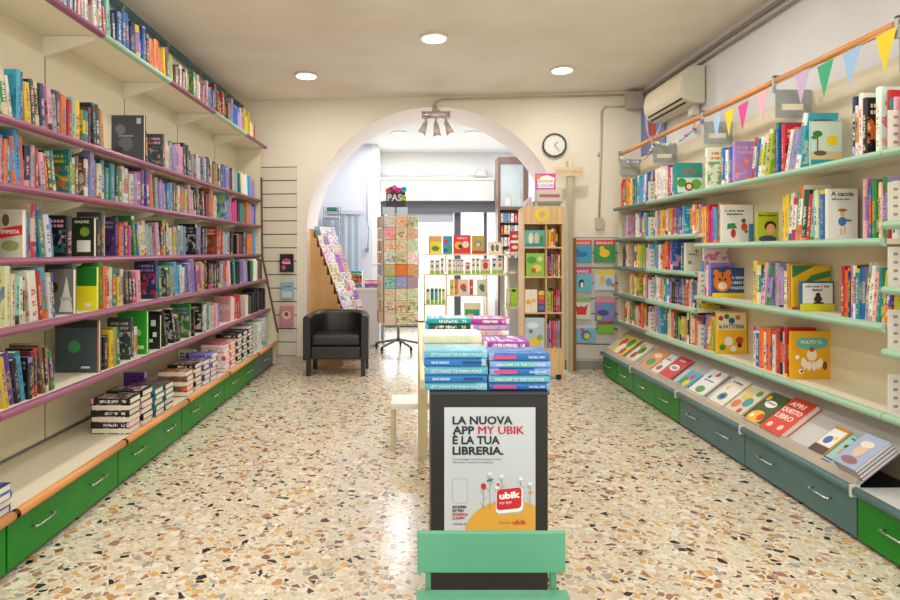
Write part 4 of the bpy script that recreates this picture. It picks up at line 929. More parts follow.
# ------------------------------------------------------------------ left slat wall panel with three books
def slatwall(name, x0, x1, z0, z1, step, m, label, edge=None):
    yc = wallpt((x0+x1)/2)-.001
    bm = nb(); w = (x1-x0)/2; n = int(round((z1-z0)/step))
    for k in range(n): box(bm, -w, w, -.018, 0, z0+k*step+.006, z0+(k+1)*step-.006)
    box(bm, -w, w, -.006, 0, z0, z1, 1)
    o = new(name, bm, [m, mat('2f2c2a', .6)]); o.location = ((x0+x1)/2, yc, 0); o.rotation_euler = (0, 0, ang)
    return tag(o, label, 'slat wall')
slatwall('slatwall_panel', -1.98, -1.47, .1, 2.45, .1675, mat('e2dac6', .5), 'narrow cream slatted display panel left of the arch')
slatwall('slatwall_panel', 1.90, 2.50, .12, 1.56, .18, mat('d9d7cf', .5), 'grey slatted display panel right of the wooden post')
def wall_item(name, px0, py0, px1, py1, col, decals, label, cat, t=.025, group=None, holder=True, off=.045):
    yw_ = wallpt(((px0+px1)/2-CX)/F*7.2)-off
    x0 = (px0-CX)*yw_/F; x1 = (px1-CX)*yw_/F; z0 = H-(py1-CY)*yw_/F; z1 = H-(py0-CY)*yw_/F
    # cover faces camera: x-> -Y , z up, y -> z cross x = Z x (-Y) = +X
    M = Matrix.Rotation(ang, 4, 'Z'); M = Matrix.Translation((x0, yw_, z0)) @ M @ frame((0, -1, 0), (1, 0, 0), (0, 0, 1), (0, 0, 0))
    return hero(name, M, t, x1-x0, z1-z0, col, decals, label, group=group, cat=cat), (x0, x1, z0, z1, yw_)
WG = 'books on the left slat panel'
wall_item('wall_book', 280, 254, 294, 272, '25232a', [('disc', 'd04a78', .5, .6, .3, .2), ('text', 'f0e6ea', 'Rosa', .5, .45, .2, .6), ('disc', 'd04a78', .3, .25, .16)], 'black book with pink flowers, highest on left slat panel', 'book', group=WG)
wall_item('wall_book', 281, 282, 294, 299, '8fbcc9', [('rect', 'd3cfe0', .1, .1, .9, .45), ('text', '4a6a8a', 'mare', .5, .7, .16, .6)], 'light blue book in the middle of the left slat panel', 'book', group=WG)
wall_item('wall_book', 280, 306, 294, 326, 'cf8d8d', [('disc', 'e9c9b0', .5, .55, .3, .3), ('disc', '7a4a3a', .5, .6, .15, .15), ('rect', 'c97ea0', 0, 0, 1, .2)], 'pink book with portrait, lowest on left slat panel', 'book', group=WG)

# ------------------------------------------------------------------ stepped card rack with cards
RKO = Vector((-1.245, 7.50, 0)); RKA = -.5
t = empty('card_rack', RKO, 'tall stepped birch card rack standing behind the armchair', 'card rack', rz=RKA)
steps = 10; prof = []
X0, X1, Z0, Z1 = -.085, .43, .5, 1.68
for k in range(steps):
    x = X0+.05+(X1-X0-.05)*k/(steps-1); zt = Z1-(Z1-.52)*k/steps; zb = Z1-(Z1-.52)*(k+1)/steps
    prof += [(x, zt), (x, zb)]
prof = [(X0, 0), (X0, Z1)]+prof+[(prof[-1][0], 0)]
for yy in (0, .45):
    bm = nb(); prism(bm, prof, 'y', yy-.009, yy+.009); new('side_panel', bm, BIRCH, t)
bm = nb(); box(bm, X0, X0+.01, .01, .44, .05, Z1-.01); new('back_board', bm, BIRCH, t)
CW = ['W', 'I', 'W', 'W', 'W', 'V', 'W', 'I', 'E']
rows_ = ['top', 'second', 'third', 'fourth', 'fifth', 'sixth', 'seventh', 'eighth', 'ninth']
for k in range(9):
    x = X0+.05+(X1-X0-.05)*k/(steps-1); zb = Z1-(Z1-.52)*(k+1)/steps
    bm = nb(); box(bm, x-.03, x+.06, .012, .438, zb-.006, zb); new('tier', bm, BIRCH, t)
    for q in range(4):
        c = 'T' if (k == 0 and q == 0) else R.choice(CW)
        a = -.3; zz = Vector((math.sin(a), 0, math.cos(a))); yy = Vector((0, 1, 0)) ; xx = yy.cross(zz)
        M = Matrix.Translation(RKO) @ Matrix.Rotation(RKA, 4, 'Z') @ frame(xx, yy, zz, (x+.045, .018+.106*q, zb+.002))
        put_book('greeting_card', M, .006, .1, .15, c, R.choice('FRPKV'), R.choice('FRPKV'), False, f"{['nearest', 'second', 'third', 'farthest'][q]} {pn(c)} greeting card on the {rows_[k]} tier of stepped rack", 'cards on the stepped birch rack', 'greeting card')

# ------------------------------------------------------------------ card spinner
SPX, SPY = -.235, 8.45
t = empty('card_spinner', (SPX, SPY, 0), 'tall revolving card stand on castors beyond the arch', 'card stand')
bm = nb(); cyl(bm, (0, 0, .12), (0, 0, 2.0), .02, 12); new('pole', bm, GREYM, t)
for k in range(5):
    a = 2*math.pi*k/5+.25; bm = nb(); dx, dy = math.cos(a), math.sin(a)
    cyl(bm, (0, 0, .16), (dx*.34, dy*.34, .085), .016, 8); new('foot', bm, mat('77777c', .4, .5), t)
    bm = nb(); cyl(bm, (dx*.34-.012, dy*.34, .03), (dx*.34+.012, dy*.34, .03), .03, 12); box(bm, dx*.34-.018, dx*.34+.018, dy*.34-.012, dy*.34+.012, .04, .08); new('caster', bm, BLACKM, t)
WIRE = mat('d8d5cc', .4)
rz = .2
bm = nb()
for sx in (-.235, .235):
    for sy in (-.235, .235): cyl(bm, (sx, sy, .38), (sx, sy, 1.9), .006, 6)
for k in range(10):
    z = .38+k*.166
    for a, b_ in (((-.24, -.24), (.24, -.24)), ((.24, -.24), (.24, .24)), ((.24, .24), (-.24, .24)), ((-.24, .24), (-.24, -.24))):
        cyl(bm, (*a, z), (*b_, z), .005, 5)
box(bm, -.2, .2, -.2, .2, .4, 1.88)
fr = new('wire_frame', bm, WIRE, t); fr.rotation_euler = (0, 0, rz)
def cardat(px, face, row, col_, c, c2, name='greeting_card'):
    z = .395+(8-row)*.166
    rot = Matrix.Translation((SPX, SPY, 0)) @ Matrix.Rotation(rz, 4, 'Z') @ Matrix.Rotation(face*math.pi/2, 4, 'Z')
    tl_ = .09; M = rot @ Matrix.Translation((px, -.262, z)) @ Matrix.Rotation(tl_*0, 4, 'X') @ frame((0, -1, 0), (1, 0, 0), (0, 0, 1), (0, 0, 0))
    cn = ['left', 'middle', 'right'][col_]
    lab = f"{pn(c)} card with {pn(c2)} picture, {rows_[row]} row, {cn} column of revolving stand" if face == 0 else f"{pn(c)} card, {rows_[row]} row, {cn} column, left side of revolving stand"
    put_book(name, M, .012, .148, .158, c, c2, c2, False, lab, 'cards on the revolving stand', 'greeting card')
for r_ in range(9):
    for c_ in range(3):
        dark = r_ in (4, 5, 6)
        cc = R.choice('EEIEW') if not dark else R.choice('OVJIEEQ'); c2 = R.choice('OUJIQU')
        if r_ >= 7: cc = 'E'; c2 = R.choice('UMID')
        cardat(-.235+c_*.157, 0, r_, c_, cc, c2)
        cardat(-.235+c_*.157, 3, r_, c_, R.choice('USEJ'), R.choice('UKO'))
# header sign with paper flowers
hd = empty('spinner_header', (SPX, SPY, 1.905), 'black header sign with paper flowers on top of the revolving stand', 'sign')
bm = nb(); box(bm, -.17, .10, -.03, -.015, .1, .38); new('sign_board', bm, mat('2b272b', .4), hd)
bm = nb(); add_text(bm, 'PAS', .13, frame((1, 0, 0), (0, 0, 1), (0, -1, 0), (-.15, -.033, .2)), 0, .2, bold=.003); new('sign_lettering', bm, mat('e3dfe6', .5), hd)
bm = nb(); box(bm, -.22, -.05, -.05, -.035, 0, .11); box(bm, -.02, .13, -.05, -.035, 0, .11); new('side_cards', bm, mat('c9d3dc', .4), hd)
for (dx, dz, c) in ((-.14, .34, 'f0503a'), (-.05, .38, 'e0389a'), (0, .35, 'e0389a'), (.08, .36, '2fb6d8'), (.08, .24, 'a8d43a'), (-.1, .36, '8a2f5f')):
    bm = nb()
    for q in range(6):
        a = q*math.pi/3; ball(bm, (dx+.025*math.cos(a), -.04, dz+.025*math.sin(a)), .018, 1, .3, 1, 8)
    new('paper_flower', bm, mat(c, .5), hd)

# ------------------------------------------------------------------ post with sign board
yp = wallpt(1.78)-.16
t = empty('signpost', (1.80, yp, 0), 'slim pale wooden post with a small crossboard sign', 'sign')
bm = nb(); box(bm, -.03, .03, -.03, .03, 0, 2.45); new('post', bm, mat('c2ba9a', .55), t, .003)
bm = nb(); box(bm, -.19, .15, -.045, -.031, 2.27, 2.37); s_ = new('sign_board', bm, mat('e0cba0', .5), t)
bm = nb(); add_text(bm, 'LEGGI E CERCA', .06, frame((1, 0, 0), (0, 0, 1), (0, -1, 0), (-.17, -.046, 2.295)), 0, .3, bold=.0005); new('sign_lettering', bm, mat('b98f8a', .5), s_)
bm = nb(); box(bm, -.025, .02, -.045, -.031, 2.371, 2.5); new('top_plate', bm, mat('e6d6b2', .5), t)
bm = nb(); box(bm, .035, .075, .0, .02, 0, 1.55); new('edge_strip', bm, mat('9a5f34', .5), t)

# bagged items on right slat panel
HG = 'hanging packs on the right slat panel'
def pack(a, b_, c, d, col, hd_, decals, label):
    o, (x0, x1, z0, z1, y_) = wall_item('hanging_pack', a, b_, c, d, col, [('rect', hd_, 0, .78, 1, 1)]+decals, label, 'hanging pack', .03, HG, off=.036)
pack(571, 240, 591, 262, '3aa5c8', 'e8503a', [('text', 'f4f0e8', 'BAGNO', .5, .82, .14, .8), ('disc', '2c72b5', .5, .35, .3, .14), ('disc', '2c72b5', .3, .5, .1)], 'orange and blue pack with a whale, upper left on slat panel')
pack(594, 240, 614, 262, '3a9a5a', 'e23a2c', [('text', 'f4f0e8', 'BAGNO', .5, .82, .14, .8), ('disc', 'f2cc1c', .5, .4, .25, .2), ('disc', 'f2cc1c', .38, .6, .13)], 'red and green pack with a yellow duck, upper right on slat panel')
pack(571, 268, 591, 292, '6cc2d4', 'dd4a8a', [('text', 'f4f0e8', 'MARE', .5, .82, .14, .7), ('disc', '22262c', .5, .35, .14, .22), ('disc', 'f4f4f0', .52, .3, .08, .14)], 'pink-topped pack with a penguin on left slat column')
pack(594, 270, 614, 290, 'c9dbe6', 'f0cf3a', [('disc', 'e8c63a', .4, .5, .12, .25), ('disc', '6aa5cf', .7, .4, .15, .2), ('disc', 'e8823a', .9, .25, .1)], 'clear bag of bath toys with a yellow handle on slat panel')
pack(571, 297, 590, 319, 'dfe2da', '9ab77a', [('poly', 'd23326', [(.3, .2), (.75, .2), (.85, .7), (.68, .55), (.5, .6), (.35, .55), (.2, .7)])], 'grey pack with red cat head, third row of left slat column')
pack(595, 297, 614, 321, '8a86c4', 'e68a94', [('disc', '4aa5b8', .6, .6, .2), ('disc', '4a4aa0', .4, .35, .3, .16), ('disc', 'cdd43a', .2, .15, .12)], 'purple pack with pink top, third row of right slat column')
pack(576, 324, 595, 342, '7fc0dc', 'c6d8e2', [('disc', '2c7ab8', .5, .4, .26), ('disc', 'e6cc3a', .55, .35, .16), ('disc', 'd8503a', .3, .7, .1)], 'light blue pack with a coloured ring, lowest on slat panel')
pack(597, 322, 613, 333, '7ac23e', 'b03a30', [], 'small green pack with a red top, lower right on slat panel')
for o in list(C.objects):
    pass

# ------------------------------------------------------------------ pine children's bookcase
BK = (1.17, 6.28)
t = empty('pine_bookcase', (1.17, 6.5, 0), 'narrow pine bookcase with yellow round badge beside the arch', 'bookcase')
def q_(name, *b, m=PINE, par=None, bevel=.002):
    bm = nb(); box(bm, *b); return new(name, bm, m, par or t, bevel)
wB = .44; dB = .3
q_('side_panel', 0, .018, 0, dB, 0, 1.87); q_('side_panel', wB-.018, wB, 0, dB, 0, 1.87)
q_('divider', .245, .259, .001, dB, .345, 1.69)
q_('back_panel', .018, wB-.018, dB-.008, dB, .1, 1.861)
SHZ = [.345, .735, 1.125, 1.445]
for z in SHZ: q_('shelf', .019, wB-.019, .001, dB-.009, z-.018, z)
q_('base_front', .019, wB-.019, .0, .018, .06, .325)
hd = q_('header_board', .0, wB, -.012, -.001, 1.69, 1.88)
q_('top_panel', .018, wB-.018, 0, dB-.01, 1.862, 1.88)
bm = nb(); cyl(bm, (.2, -.016, 1.79), (.2, -.012, 1.79), .075, 28); k = new('badge', bm, mat('efd24a', .5), hd)
bm = nb(); cyl(bm, (.2, -.018, 1.80), (.2, -.016, 1.80), .035, 20); k = new('badge_motif', bm, mat('c9b58a', .5), hd)
for sx in (.03, wB-.07): q_('foot', sx, sx+.04, .02, .06, 0, .059, m=BLACKM)
PG = 'books in the pine bookcase'
def fc(x0, z0, w, h, base, dec, lab, y=6.52, t_=.02):
    M = frame((0, -1, 0), (1, 0, 0), (0, 0, 1), (1.17+x0, y, z0+.001)); return hero('storybook', M, t_, w, h, base, dec, lab, group=PG)
fc(.022, 1.445, .215, .18, '5cb8b0', [('disc', 'e6e2c8', .3, .5, .12, .3), ('disc', 'd8c0a0', .6, .5, .12, .3), ('disc', '3f8a4a', .85, .4, .1, .25), ('rect', '2f8f9a', 0, 0, 1, .2)], 'teal book with animals on the top pine shelf')
fc(.035, 1.125, .2, .25, '8fc24a', [('disc', '4f9a34', .3, .7, .25, .2), ('disc', 'e8d35a', .6, .35, .25, .2), ('disc', 'c8522f', .4, .25, .14), ('disc', 'cfe0a0', .75, .75, .14)], 'green jungle book on the second pine shelf')
fc(.022, .735, .135, .245, 'ece4d0', [('disc', 'e8a93a', .3, .45, .22, .2), ('disc', 'e8c23a', .7, .5, .16, .16), ('rect', 'cfc5ae', .48, 0, .51, 1)], 'cream book with orange flowers on the third pine shelf')
fc(.162, .735, .078, .245, '4a3550', [('rect', 'e8c83a', .1, .75, .9, .95), ('rect', 'e0702c', .1, .55, .9, .72), ('rect', 'cf3a5a', .1, .35, .9, .52), ('rect', '3a7ab8', .1, .1, .9, .3)], 'dark book with rainbow squares on the third pine shelf')
fc(.022, .345, .215, .33, 'b9cbd6', [('disc', 'e8cf3a', .5, .2, .36, .2), ('disc', '8fb04a', .75, .35, .14), ('disc', 'e6edf0', .4, .75, .3, .16), ('disc', '5f7fb0', .3, .55, .1)], 'tall grey-blue animal book on the lowest pine shelf')
for zi, (z, codes) in enumerate(zip(SHZ, ['VPFOVS', 'LYGMRS', 'FPCTRE', 'JYJOY'])):
    y = .265
    for k, c in enumerate(codes):
        w_ = .022; x = 1.17+.262+k*.0245
        if x+w_ > 1.17+wB-.02: break
        hh = [.31, .26, .26, .2][zi]*R.uniform(.85, 1); 
        put_book('storybook', frame((-1, 0, 0), (0, 1, 0), (0, 0, 1), (x+w_/2, 6.51, z+.001)) if False else Matrix.Translation((x+w_/2, 6.515, z+.001)), w_, .2, hh, c, None, None, False, f"{pn(c)} slim book, {['far left', 'second', 'third', 'fourth', 'fifth', 'sixth'][k]} in right column, {['lowest', 'third', 'second', 'top'][zi]} pine shelf", PG)
# boxes on top of the pine bookcase
tz = 1.8815
def topbox(name, x0, x1, y0, y1, z0, z1, base, dec, lab, cat):
    M = frame((0, -1, 0), (1, 0, 0), (0, 0, 1), (x0, y0+(y1-y0)/2, z0)); return hero(name, M, y1-y0, x1-x0, z1-z0, base, dec, lab, cat=cat)
bm = nb(); box(bm, 1.31, 1.60, 6.52, 6.74, 1.881, 1.94); box(bm, 1.30, 1.61, 6.51, 6.75, 1.925, 1.945, 1); box(bm, 1.33, 1.58, 6.515, 6.519, 1.89, 1.92, 2)
o = new('paper_tray', bm, [mat('d5cfc0', .6), mat('a39a88', .5), mat('8a8678', .6)], None, .002); tag(o, 'shallow grey tray on top of the pine bookcase', 'tray')
bm = nb(); box(bm, 1.34, 1.60, 6.55, 6.73, 1.9465, 2.07); box(bm, 1.36, 1.58, 6.546, 6.55, 1.99, 2.02, 1)
o = new('carton', bm, [mat('cfc8bc', .6), mat('b5636a', .6)], None, .002); tag(o, 'grey carton with a red line on the pine bookcase', 'box')
topbox('activity_poster', 1.335, 1.56, 6.66, 6.68, 2.072, 2.26, 'c84a9a', [('poly', 'f4efe6', [(.1, .15), (.9, .15), (.95, .75), (.6, .9), (.1, .8)]), ('disc', 'f0823a', .15, .8, .12), ('text', 'd2422c', 'GIOCHI', .5, .48, .2, .7), ('text', '3a5ab0', 'E COLORI', .5, .22, .2, .75)], 'pink framed sign with red and blue lettering above the pine bookcase', 'sign')
bm = nb()
for q in range(5): box(bm, 1.19+q*.02, 1.2+q*.02, 6.52+q*.01, 6.66, 1.881, 1.94+.015*q)
o = new('card_bundle', bm, mat('e6d7dc', .6)); tag(o, 'small bundle of pink and white cards atop the pine bookcase', 'cards')

# ------------------------------------------------------------------ window display shelving in the front room
Yd = 8.9; k_ = Yd/F
def dx(px): return (px-CX)*k_
def dz(py): return H-(py-CY)*k_
t = empty('window_display_shelf', (dx(467), Yd, 0), 'pale open display shelving before the bright shop window', 'shelving')
def dp(name, x0, x1, z0, z1, d=.26, m=None, y=0):
    bm = nb(); box(bm, x0-dx(467), x1-dx(467), y, d, z0, z1); return new(name, bm, m or PALEW, t, .002)
for a, b_, py in ((422, 509, 254), (424, 508, 274), (446, 488, 295), (424, 446, 304), (424, 508, 322), (506, 516, 272), (506, 518, 307), (509, 522, 252)):
    dp('shelf', dx(a), dx(b_), dz(py)-.022, dz(py))
for px, a, b_ in ((446.5, 322.5, 276), (424.5, 322.5, 276), (487, 322.5, 276), (508, 322.5, 276), (446, 273, 255.8), (507.5, 273, 255.8)):
    dp('upright', dx(px)-.012, dx(px)+.012, dz(a), dz(b_), .25)
for px in (425, 507): dp('upright', dx(px)-.014, dx(px)+.014, 0, dz(324), .25)
WD = 'books on the window display shelving'
def wd(a, b_, py, hpx, base, dec, lab, name='window_book', y=.05, t_=.03, cat='book'):
    M = frame((0, -1, 0), (1, 0, 0), (0, 0, 1), (dx(a), Yd+y, dz(py)+.001)); return hero(name, M, t_, (b_-a)*k_, hpx*k_, base, dec, lab, group=WD, cat=cat)
wd(429, 442, 254, 18, 'f2e03c', [('rect', 'e8a25a', 0, .7, 1, 1), ('disc', '5f8a2c', .5, .3, .3, .2), ('rect', 'e5582c', 0, 0, .1, 1)], 'yellow tractor book, leftmost on the top window shelf')
wd(443, 452.5, 254, 18, '2f9ab0', [('disc', 'd23a4a', .3, .7, .25), ('disc', '3fa55a', .7, .3, .25), ('disc', '2c4fa0', .3, .2, .2)], 'blue and red book, second on the top window shelf')
wd(453.5, 471, 254, 19, 'e2323c', [('disc', 'f0c83a', .3, .45, .22), ('disc', 'f0d8b0', .7, .5, .2), ('disc', '4a2f2a', .4, .4, .12), ('text', 'f6f0e8', 'CIRCO', .5, .78, .15, .6)], 'bright red box with yellow faces, centre of the top window shelf', name='gift_box', cat='box')
wd(472, 484.5, 254, 18.5, 'c4a63a', [('disc', '8d9490', .5, .55, .32, .28), ('disc', 'd9d5c0', .5, .5, .16), ('rect', 'd2382c', 0, 0, 1, .18)], 'olive box with a grey animal, right on the top window shelf', name='gift_box', cat='box')
wd(488.5, 503, 254, 12, 'e6d3b0', [('rect', 'f4f0e4', .12, .15, .88, .85), ('disc', '8a6a5a', .3, .5, .12, .25), ('disc', '8a6a5a', .62, .5, .12, .25)], 'small framed cream print on the top window shelf', name='framed_print', cat='print')
cols2 = ['e8e4d6']*12
xs_ = [(430, 434.5), (435, 440), (440.5, 444), (448, 452), (452.5, 456.5), (457, 460.5), (461, 464), (465, 471), (472, 475.5), (476, 480), (480.5, 491), (492, 497), (497.5, 503)]
hh_ = [14, 14, 16, 15, 15, 15, 15, 12, 16, 16, 15, 16, 16]
cc_ = ['d23a2c', '3f9a5a', '2a2a2a', 'd24a5a', 'c9b53a', '5a4a9a', '3a8ab0', 'c83a3a', '3a3a3a', '3f9a4a', 'd8402c', '2c3c6a', 'e0802c']
for k, ((a, b_), hp, c) in enumerate(zip(xs_, hh_, cc_)):
    wd(a, b_, 274, hp, 'e9e4d4', [('rect', '9ac43a', 0, 0, 1, .22), ('disc', c, .5, .55, .25, .35), ('rect', c if k % 3 else '2f2f2f', .2, .84, .8, .93)], f"cream and lime box, {['leftmost', 'second', 'third', 'fourth', 'fifth', 'sixth', 'seventh', 'eighth', 'ninth', 'tenth', 'eleventh', 'twelfth', 'rightmost'][k]} on the second window shelf", name='card_game_box', cat='box')
for k, (a, b_, c) in enumerate(((450, 454, 'd8c83a'), (454.5, 457.5, 'e67a2c'), (458, 469, 'e8d8b8'), (469.5, 473.5, 'd84a34'), (477, 487, 'dfe3c8'))):
    wd(a, b_, 295, 15.5, c, [('disc', ['5f8a2c', 'd23a2c', 'd8402c', 'f0c83a', '3f8a4a'][k], .5, .5, .28, .3), ('disc', ['e8e4d4', 'f2e0a0', '3a7ab0', '7a2a2a', '5a5a8a'][k], .6, .3, .18, .15)], ['yellow-green book', 'orange narrow book', 'cream book with a red lion', 'red narrow book', 'pale book with green pattern'][k]+' on the third window shelf')
for k, (a, b_, c) in enumerate(((426, 430, 'e9e4d4'), (430.5, 434, '3a8a4a'), (434.5, 438, '5aa5c4'), (438.5, 441.5, 'a5c83a'), (442, 445, 'e9e4d4'))):
    wd(a, b_, 304, 15.5, c, [('rect', '9ac43a', 0, 0, 1, .25), ('rect', '2f2f2f', .2, .8, .8, .92)], ['leftmost cream box', 'dark green box', 'light blue box', 'lime green box', 'last cream box'][k]+' on the low left window shelf', name='card_game_box', cat='box')
wd(464, 481, 322, 19, 'e9e0c4', [('rect', '3fa56a', .08, .1, .92, .65), ('disc', 'e8c83a', .4, .35, .2, .1), ('disc', '2c8ac0', .75, .4, .14), ('disc', 'd8602c', .25, .25, .1)], 'cream picture box with a green landscape, lowest window shelf', name='picture_book')
for k, (a, b_, c) in enumerate(((506.5, 510.5, 'dfe3cf'), (511, 517.5, 'a8cf2c'))):
    wd(a, b_, 307, 19, c, [('rect', '2f2f2f', .2, .78, .8, .93), ('rect', '8ac03a', 0, 0, 1, .2)], ['pale green box', 'bright lime box'][k]+' on the right window shelf', name='card_game_box', cat='box')
wd(510, 520, 252, 21, 'c5262c', [('disc', 'f0c0b0', .5, .75, .3, .15), ('rect', 'f2ede0', .1, .42, .9, .55), ('disc', 'f4d8c0', .5, .22, .3, .18)], 'bright red upright book at the right end of the window shelving')

# brown glass cabinet and white shelves at the right of the front room
Yc = 9.6; kc = Yc/F
def cx_(px): return (px-CX)*kc
def cz_(py): return H-(py-CY)*kc
DB = wood('5f4337', '70513f', (20, 20, 2))
t = empty('glass_cabinet', (cx_(513), Yc, 0), 'dark brown glazed cabinet at the right of the front room', 'cabinet')
ox = cx_(513)
def cp(name, a, b_, z0, z1, y0=0, y1=.35, m=DB, par=None):
    bm = nb(); box(bm, cx_(a)-ox, cx_(b_)-ox, y0, y1, z0, z1); return new(name, bm, m, par or t, .002)
cp('top_panel', 498, 528.5, cz_(164), cz_(157)); cp('mid_panel', 498, 528.5, cz_(210), cz_(206.5))
cp('side_panel', 498, 500.5, cz_(206.5), cz_(164)); cp('side_panel', 523.5, 528.5, cz_(206.5), cz_(164))
cp('glass_door', 500.5, 523.5, cz_(206.5), cz_(164), .01, .016, glass('dfe9e6', .3))
cp('back_panel', 500.5, 523.5, cz_(206.5), cz_(164), .33, .35, mat('d8dcda', .5))
for py in (222, 234, 246, 258): cp('shelf', 500, 523, cz_(py)-.015, cz_(py), .02, .33, mat('7f5a4a', .5))
cp('side_panel', 498, 500, 0, cz_(210)); cp('side_panel', 523, 525, 0, cz_(210))
cp('back_panel', 500, 523, .0, cz_(210), .33, .35, mat('e6e6e4', .5))
SGp = 'small books in the brown cabinet'
for ri, py in enumerate((222, 234, 246, 258)):
    for k in range(6):
        x = cx_(501)+k*.056; c = R.choice('WWESIRCW')
        put_book('small_book', Matrix.Translation((x+.025, Yc+.05, cz_(py)+.001)), .045, .12, .14, c, None, None, False, f"{pn(c)} book, {['leftmost', 'second', 'third', 'fourth', 'fifth', 'last'][k]} on {['upper', 'second', 'third', 'lowest'][ri]} brown cabinet shelf", SGp)
def cf(name, a, b_, py0, py1, base, dec, lab, cat, y=.12):
    M = frame((0, -1, 0), (1, 0, 0), (0, 0, 1), (cx_(a), Yc+y, cz_(py1)+.001)); return hero(name, M, .03, cx_(b_)-cx_(a), cz_(py0)-cz_(py1), base, dec, lab, cat=cat)
cf('gift_box', 504, 513, 195, 206.5, 'd9888c', [('rect', 'efe0dc', .2, .15, .8, .75)], 'pink framed box behind the brown cabinet glass', 'box')
cf('gift_box', 515, 522.5, 200, 206.5, 'a9cdb8', [], 'mint box behind the brown cabinet glass', 'box', .14)

# ------------------------------------------------------------------ left of the front room: curtain, desk, books
t = empty('folding_curtain', (-1.42, 9.72, 0), 'grey-blue folding curtain across the doorway left of the card stand', 'curtain', rz=math.atan2(.35, .98))
bm = nb(); n = 10; pts = []
for i in range(n+1): pts.append((i*.056, -.03 if i % 2 else -.005))
pts2 = pts+[(x, y-.006) for x, y in pts[::-1]]
for (a, b_) in zip(pts[:-1], pts[1:]):
    prism(bm, [a, b_, (b_[0], b_[1]-.006), (a[0], a[1]-.006)], 'z', .02, 2.0)
new('curtain_panel', bm, mat('a9b6c2', .5), t)
bm = nb(); box(bm, -.03, .6, -.05, -.001, 2.0, 2.06); new('curtain_rail', bm, mat('b9bcc6', .5), t)
t = empty('service_desk', (-.92, 8.75, 0), 'white service desk with books behind the armchair', 'desk')
bm = nb(); box(bm, -.3, .42, 0, .5, .82, .86); new('desktop', bm, mat('e8e8ec', .35), t, .004)
bm = nb(); box(bm, -.28, .40, .02, .04, .03, .819); new('front_panel', bm, mat('dcdadf', .5), t)
for x in (-.28, .38):
    bm = nb(); box(bm, x, x+.02, .041, .48, 0, .819); new('side_panel', bm, mat('dcdadf', .5), t)
bm = nb(); tube(bm, [(.46, -.03, .04), (.46, -.03, 1.1), (.43, -.03, 1.2), (.30, -.03, 1.2)], .012, 8); new('chrome_tube', bm, mat('d8d8de', .3, .5), t)
zq = .862
for k, (c, w_) in enumerate((('B', .3), ('J', .3), ('D', .28), ('R', .26), ('N', .3), ('Y', .24), ('C', .28))):
    M = flatM(-.92+.14, 8.82, zq+.018, '-y'); put_book('hardback_book', M, .034, .2, w_, c, None, None, False, f"{pn(c)} book lying in the pile on the white service desk", 'pile on the service desk'); zq += .0352
for k, c in enumerate('BFWI'):
    M = flatM(-.92+.40, 8.80, .862+k*.0305+.015, '-y'); put_book('hardback_book', M, .029, .18, .22, c, None, None, False, f"{pn(c)} book in the right pile on the white service desk", 'pile on the service desk')
t = empty('letter_tray', (-1.32, 9.3, 0), 'grey wire letter tray tower left behind the arch', 'tray')
bm = nb()
for k in range(4): box(bm, -.1, .14, 0, .25, 1.68+k*.11, 1.69+k*.11)
new('tray', bm, mat('aab0b8', .5), t)
bm = nb()
for x in (-.1, .13): 
    for y in (0, .24): box(bm, x, x+.01, y, y+.01, 0, 2.1)
new('frame', bm, mat('8d939c', .5), t)
bm = nb(); box(bm, -.09, .13, .02, .22, 1.9205, 1.94); new('paper', bm, mat('e8ecee', .6), t)
bm = nb(); box(bm, -.05, .1, .02, .2, 2.0305, 2.08); new('green_folder', bm, mat('3f7a62', .6), t)
# teal bin below the spinner
bm = nb(); cyl(bm, (-.62, 9.55, 0), (-.62, 9.55, .3), .12, 20, 0, .15, True); o = new('waste_bin', bm, mat('1f7f86', .5)); tag(o, 'teal waste bin on the floor behind the card stand', 'bin')
# cables/conduits in back left wall
bm = nb(); tube(bm, [(-.80, 10.03, 2.6), (-.80, 10.03, 1.9), (-.77, 10.03, 1.75), (-.79, 10.03, 1.45)], .008, 6); box(bm, -.83, -.77, 10.0, 10.04, 1.38, 1.45); o = new('wall_cable', bm, mat('8d90a0', .5)); tag(o, 'thin grey cable and socket on the far bluish wall', 'cable')
bm = nb(); box(bm, 1.12, 1.3, 10.9, 11.0, 2.76, 2.88); cyl(bm, (1.06, 10.95, 2.8), (1.12, 10.95, 2.8), .03, 12); o = new('alarm_box', bm, mat('dcdad6', .5), None, .006); tag(o, 'small white alarm box above the roller shutter box', 'alarm')
# tall red book stack right of the display
bm = None

# ------------------------------------------------------------------ spotlights on arch
ys = wallpt(.25)-.1
t = empty('spotlight_bar', (.25, ys, 3.0), 'chrome bar with three small spotlights at the top of arch', 'spotlight')
bm = nb(); cyl(bm, (-.17, 0, .03), (.17, 0, .03), .045, 16); new('bar', bm, mat('cfc6c6', .2, .6), t)
bm = nb(); box(bm, -.05, .05, 0, .09, .0, .10); cyl(bm, (0, .02, .07), (0, .02, .14), .02, 10); new('wall_mount', bm, mat('b7a898', .4), t)
for k, (x, tx) in enumerate(((-.12, -.06), (.0, .015), (.12, .06))):
    bm = nb(); cyl(bm, (x, 0, 0), (x, -.01, -.08), .012, 8); c_ = new('stem', bm, mat('a8a0a0', .3, .5), t)
    bm = nb(); cyl(bm, (x, -.01, -.06), (x+tx, -.05, -.22-.03*(k == 1)), .025, 16, 0, .052); s_ = new('lamp_shade', bm, mat('cfc0b2', .35, .3), t)
    bm = nb(); cyl(bm, (x+tx, -.05, -.22-.03*(k == 1)), (x+tx*1.02, -.052, -.226-.03*(k == 1)), .046, 16); new('bulb', bm, mat('fff3e6', .4, emit=4), s_)
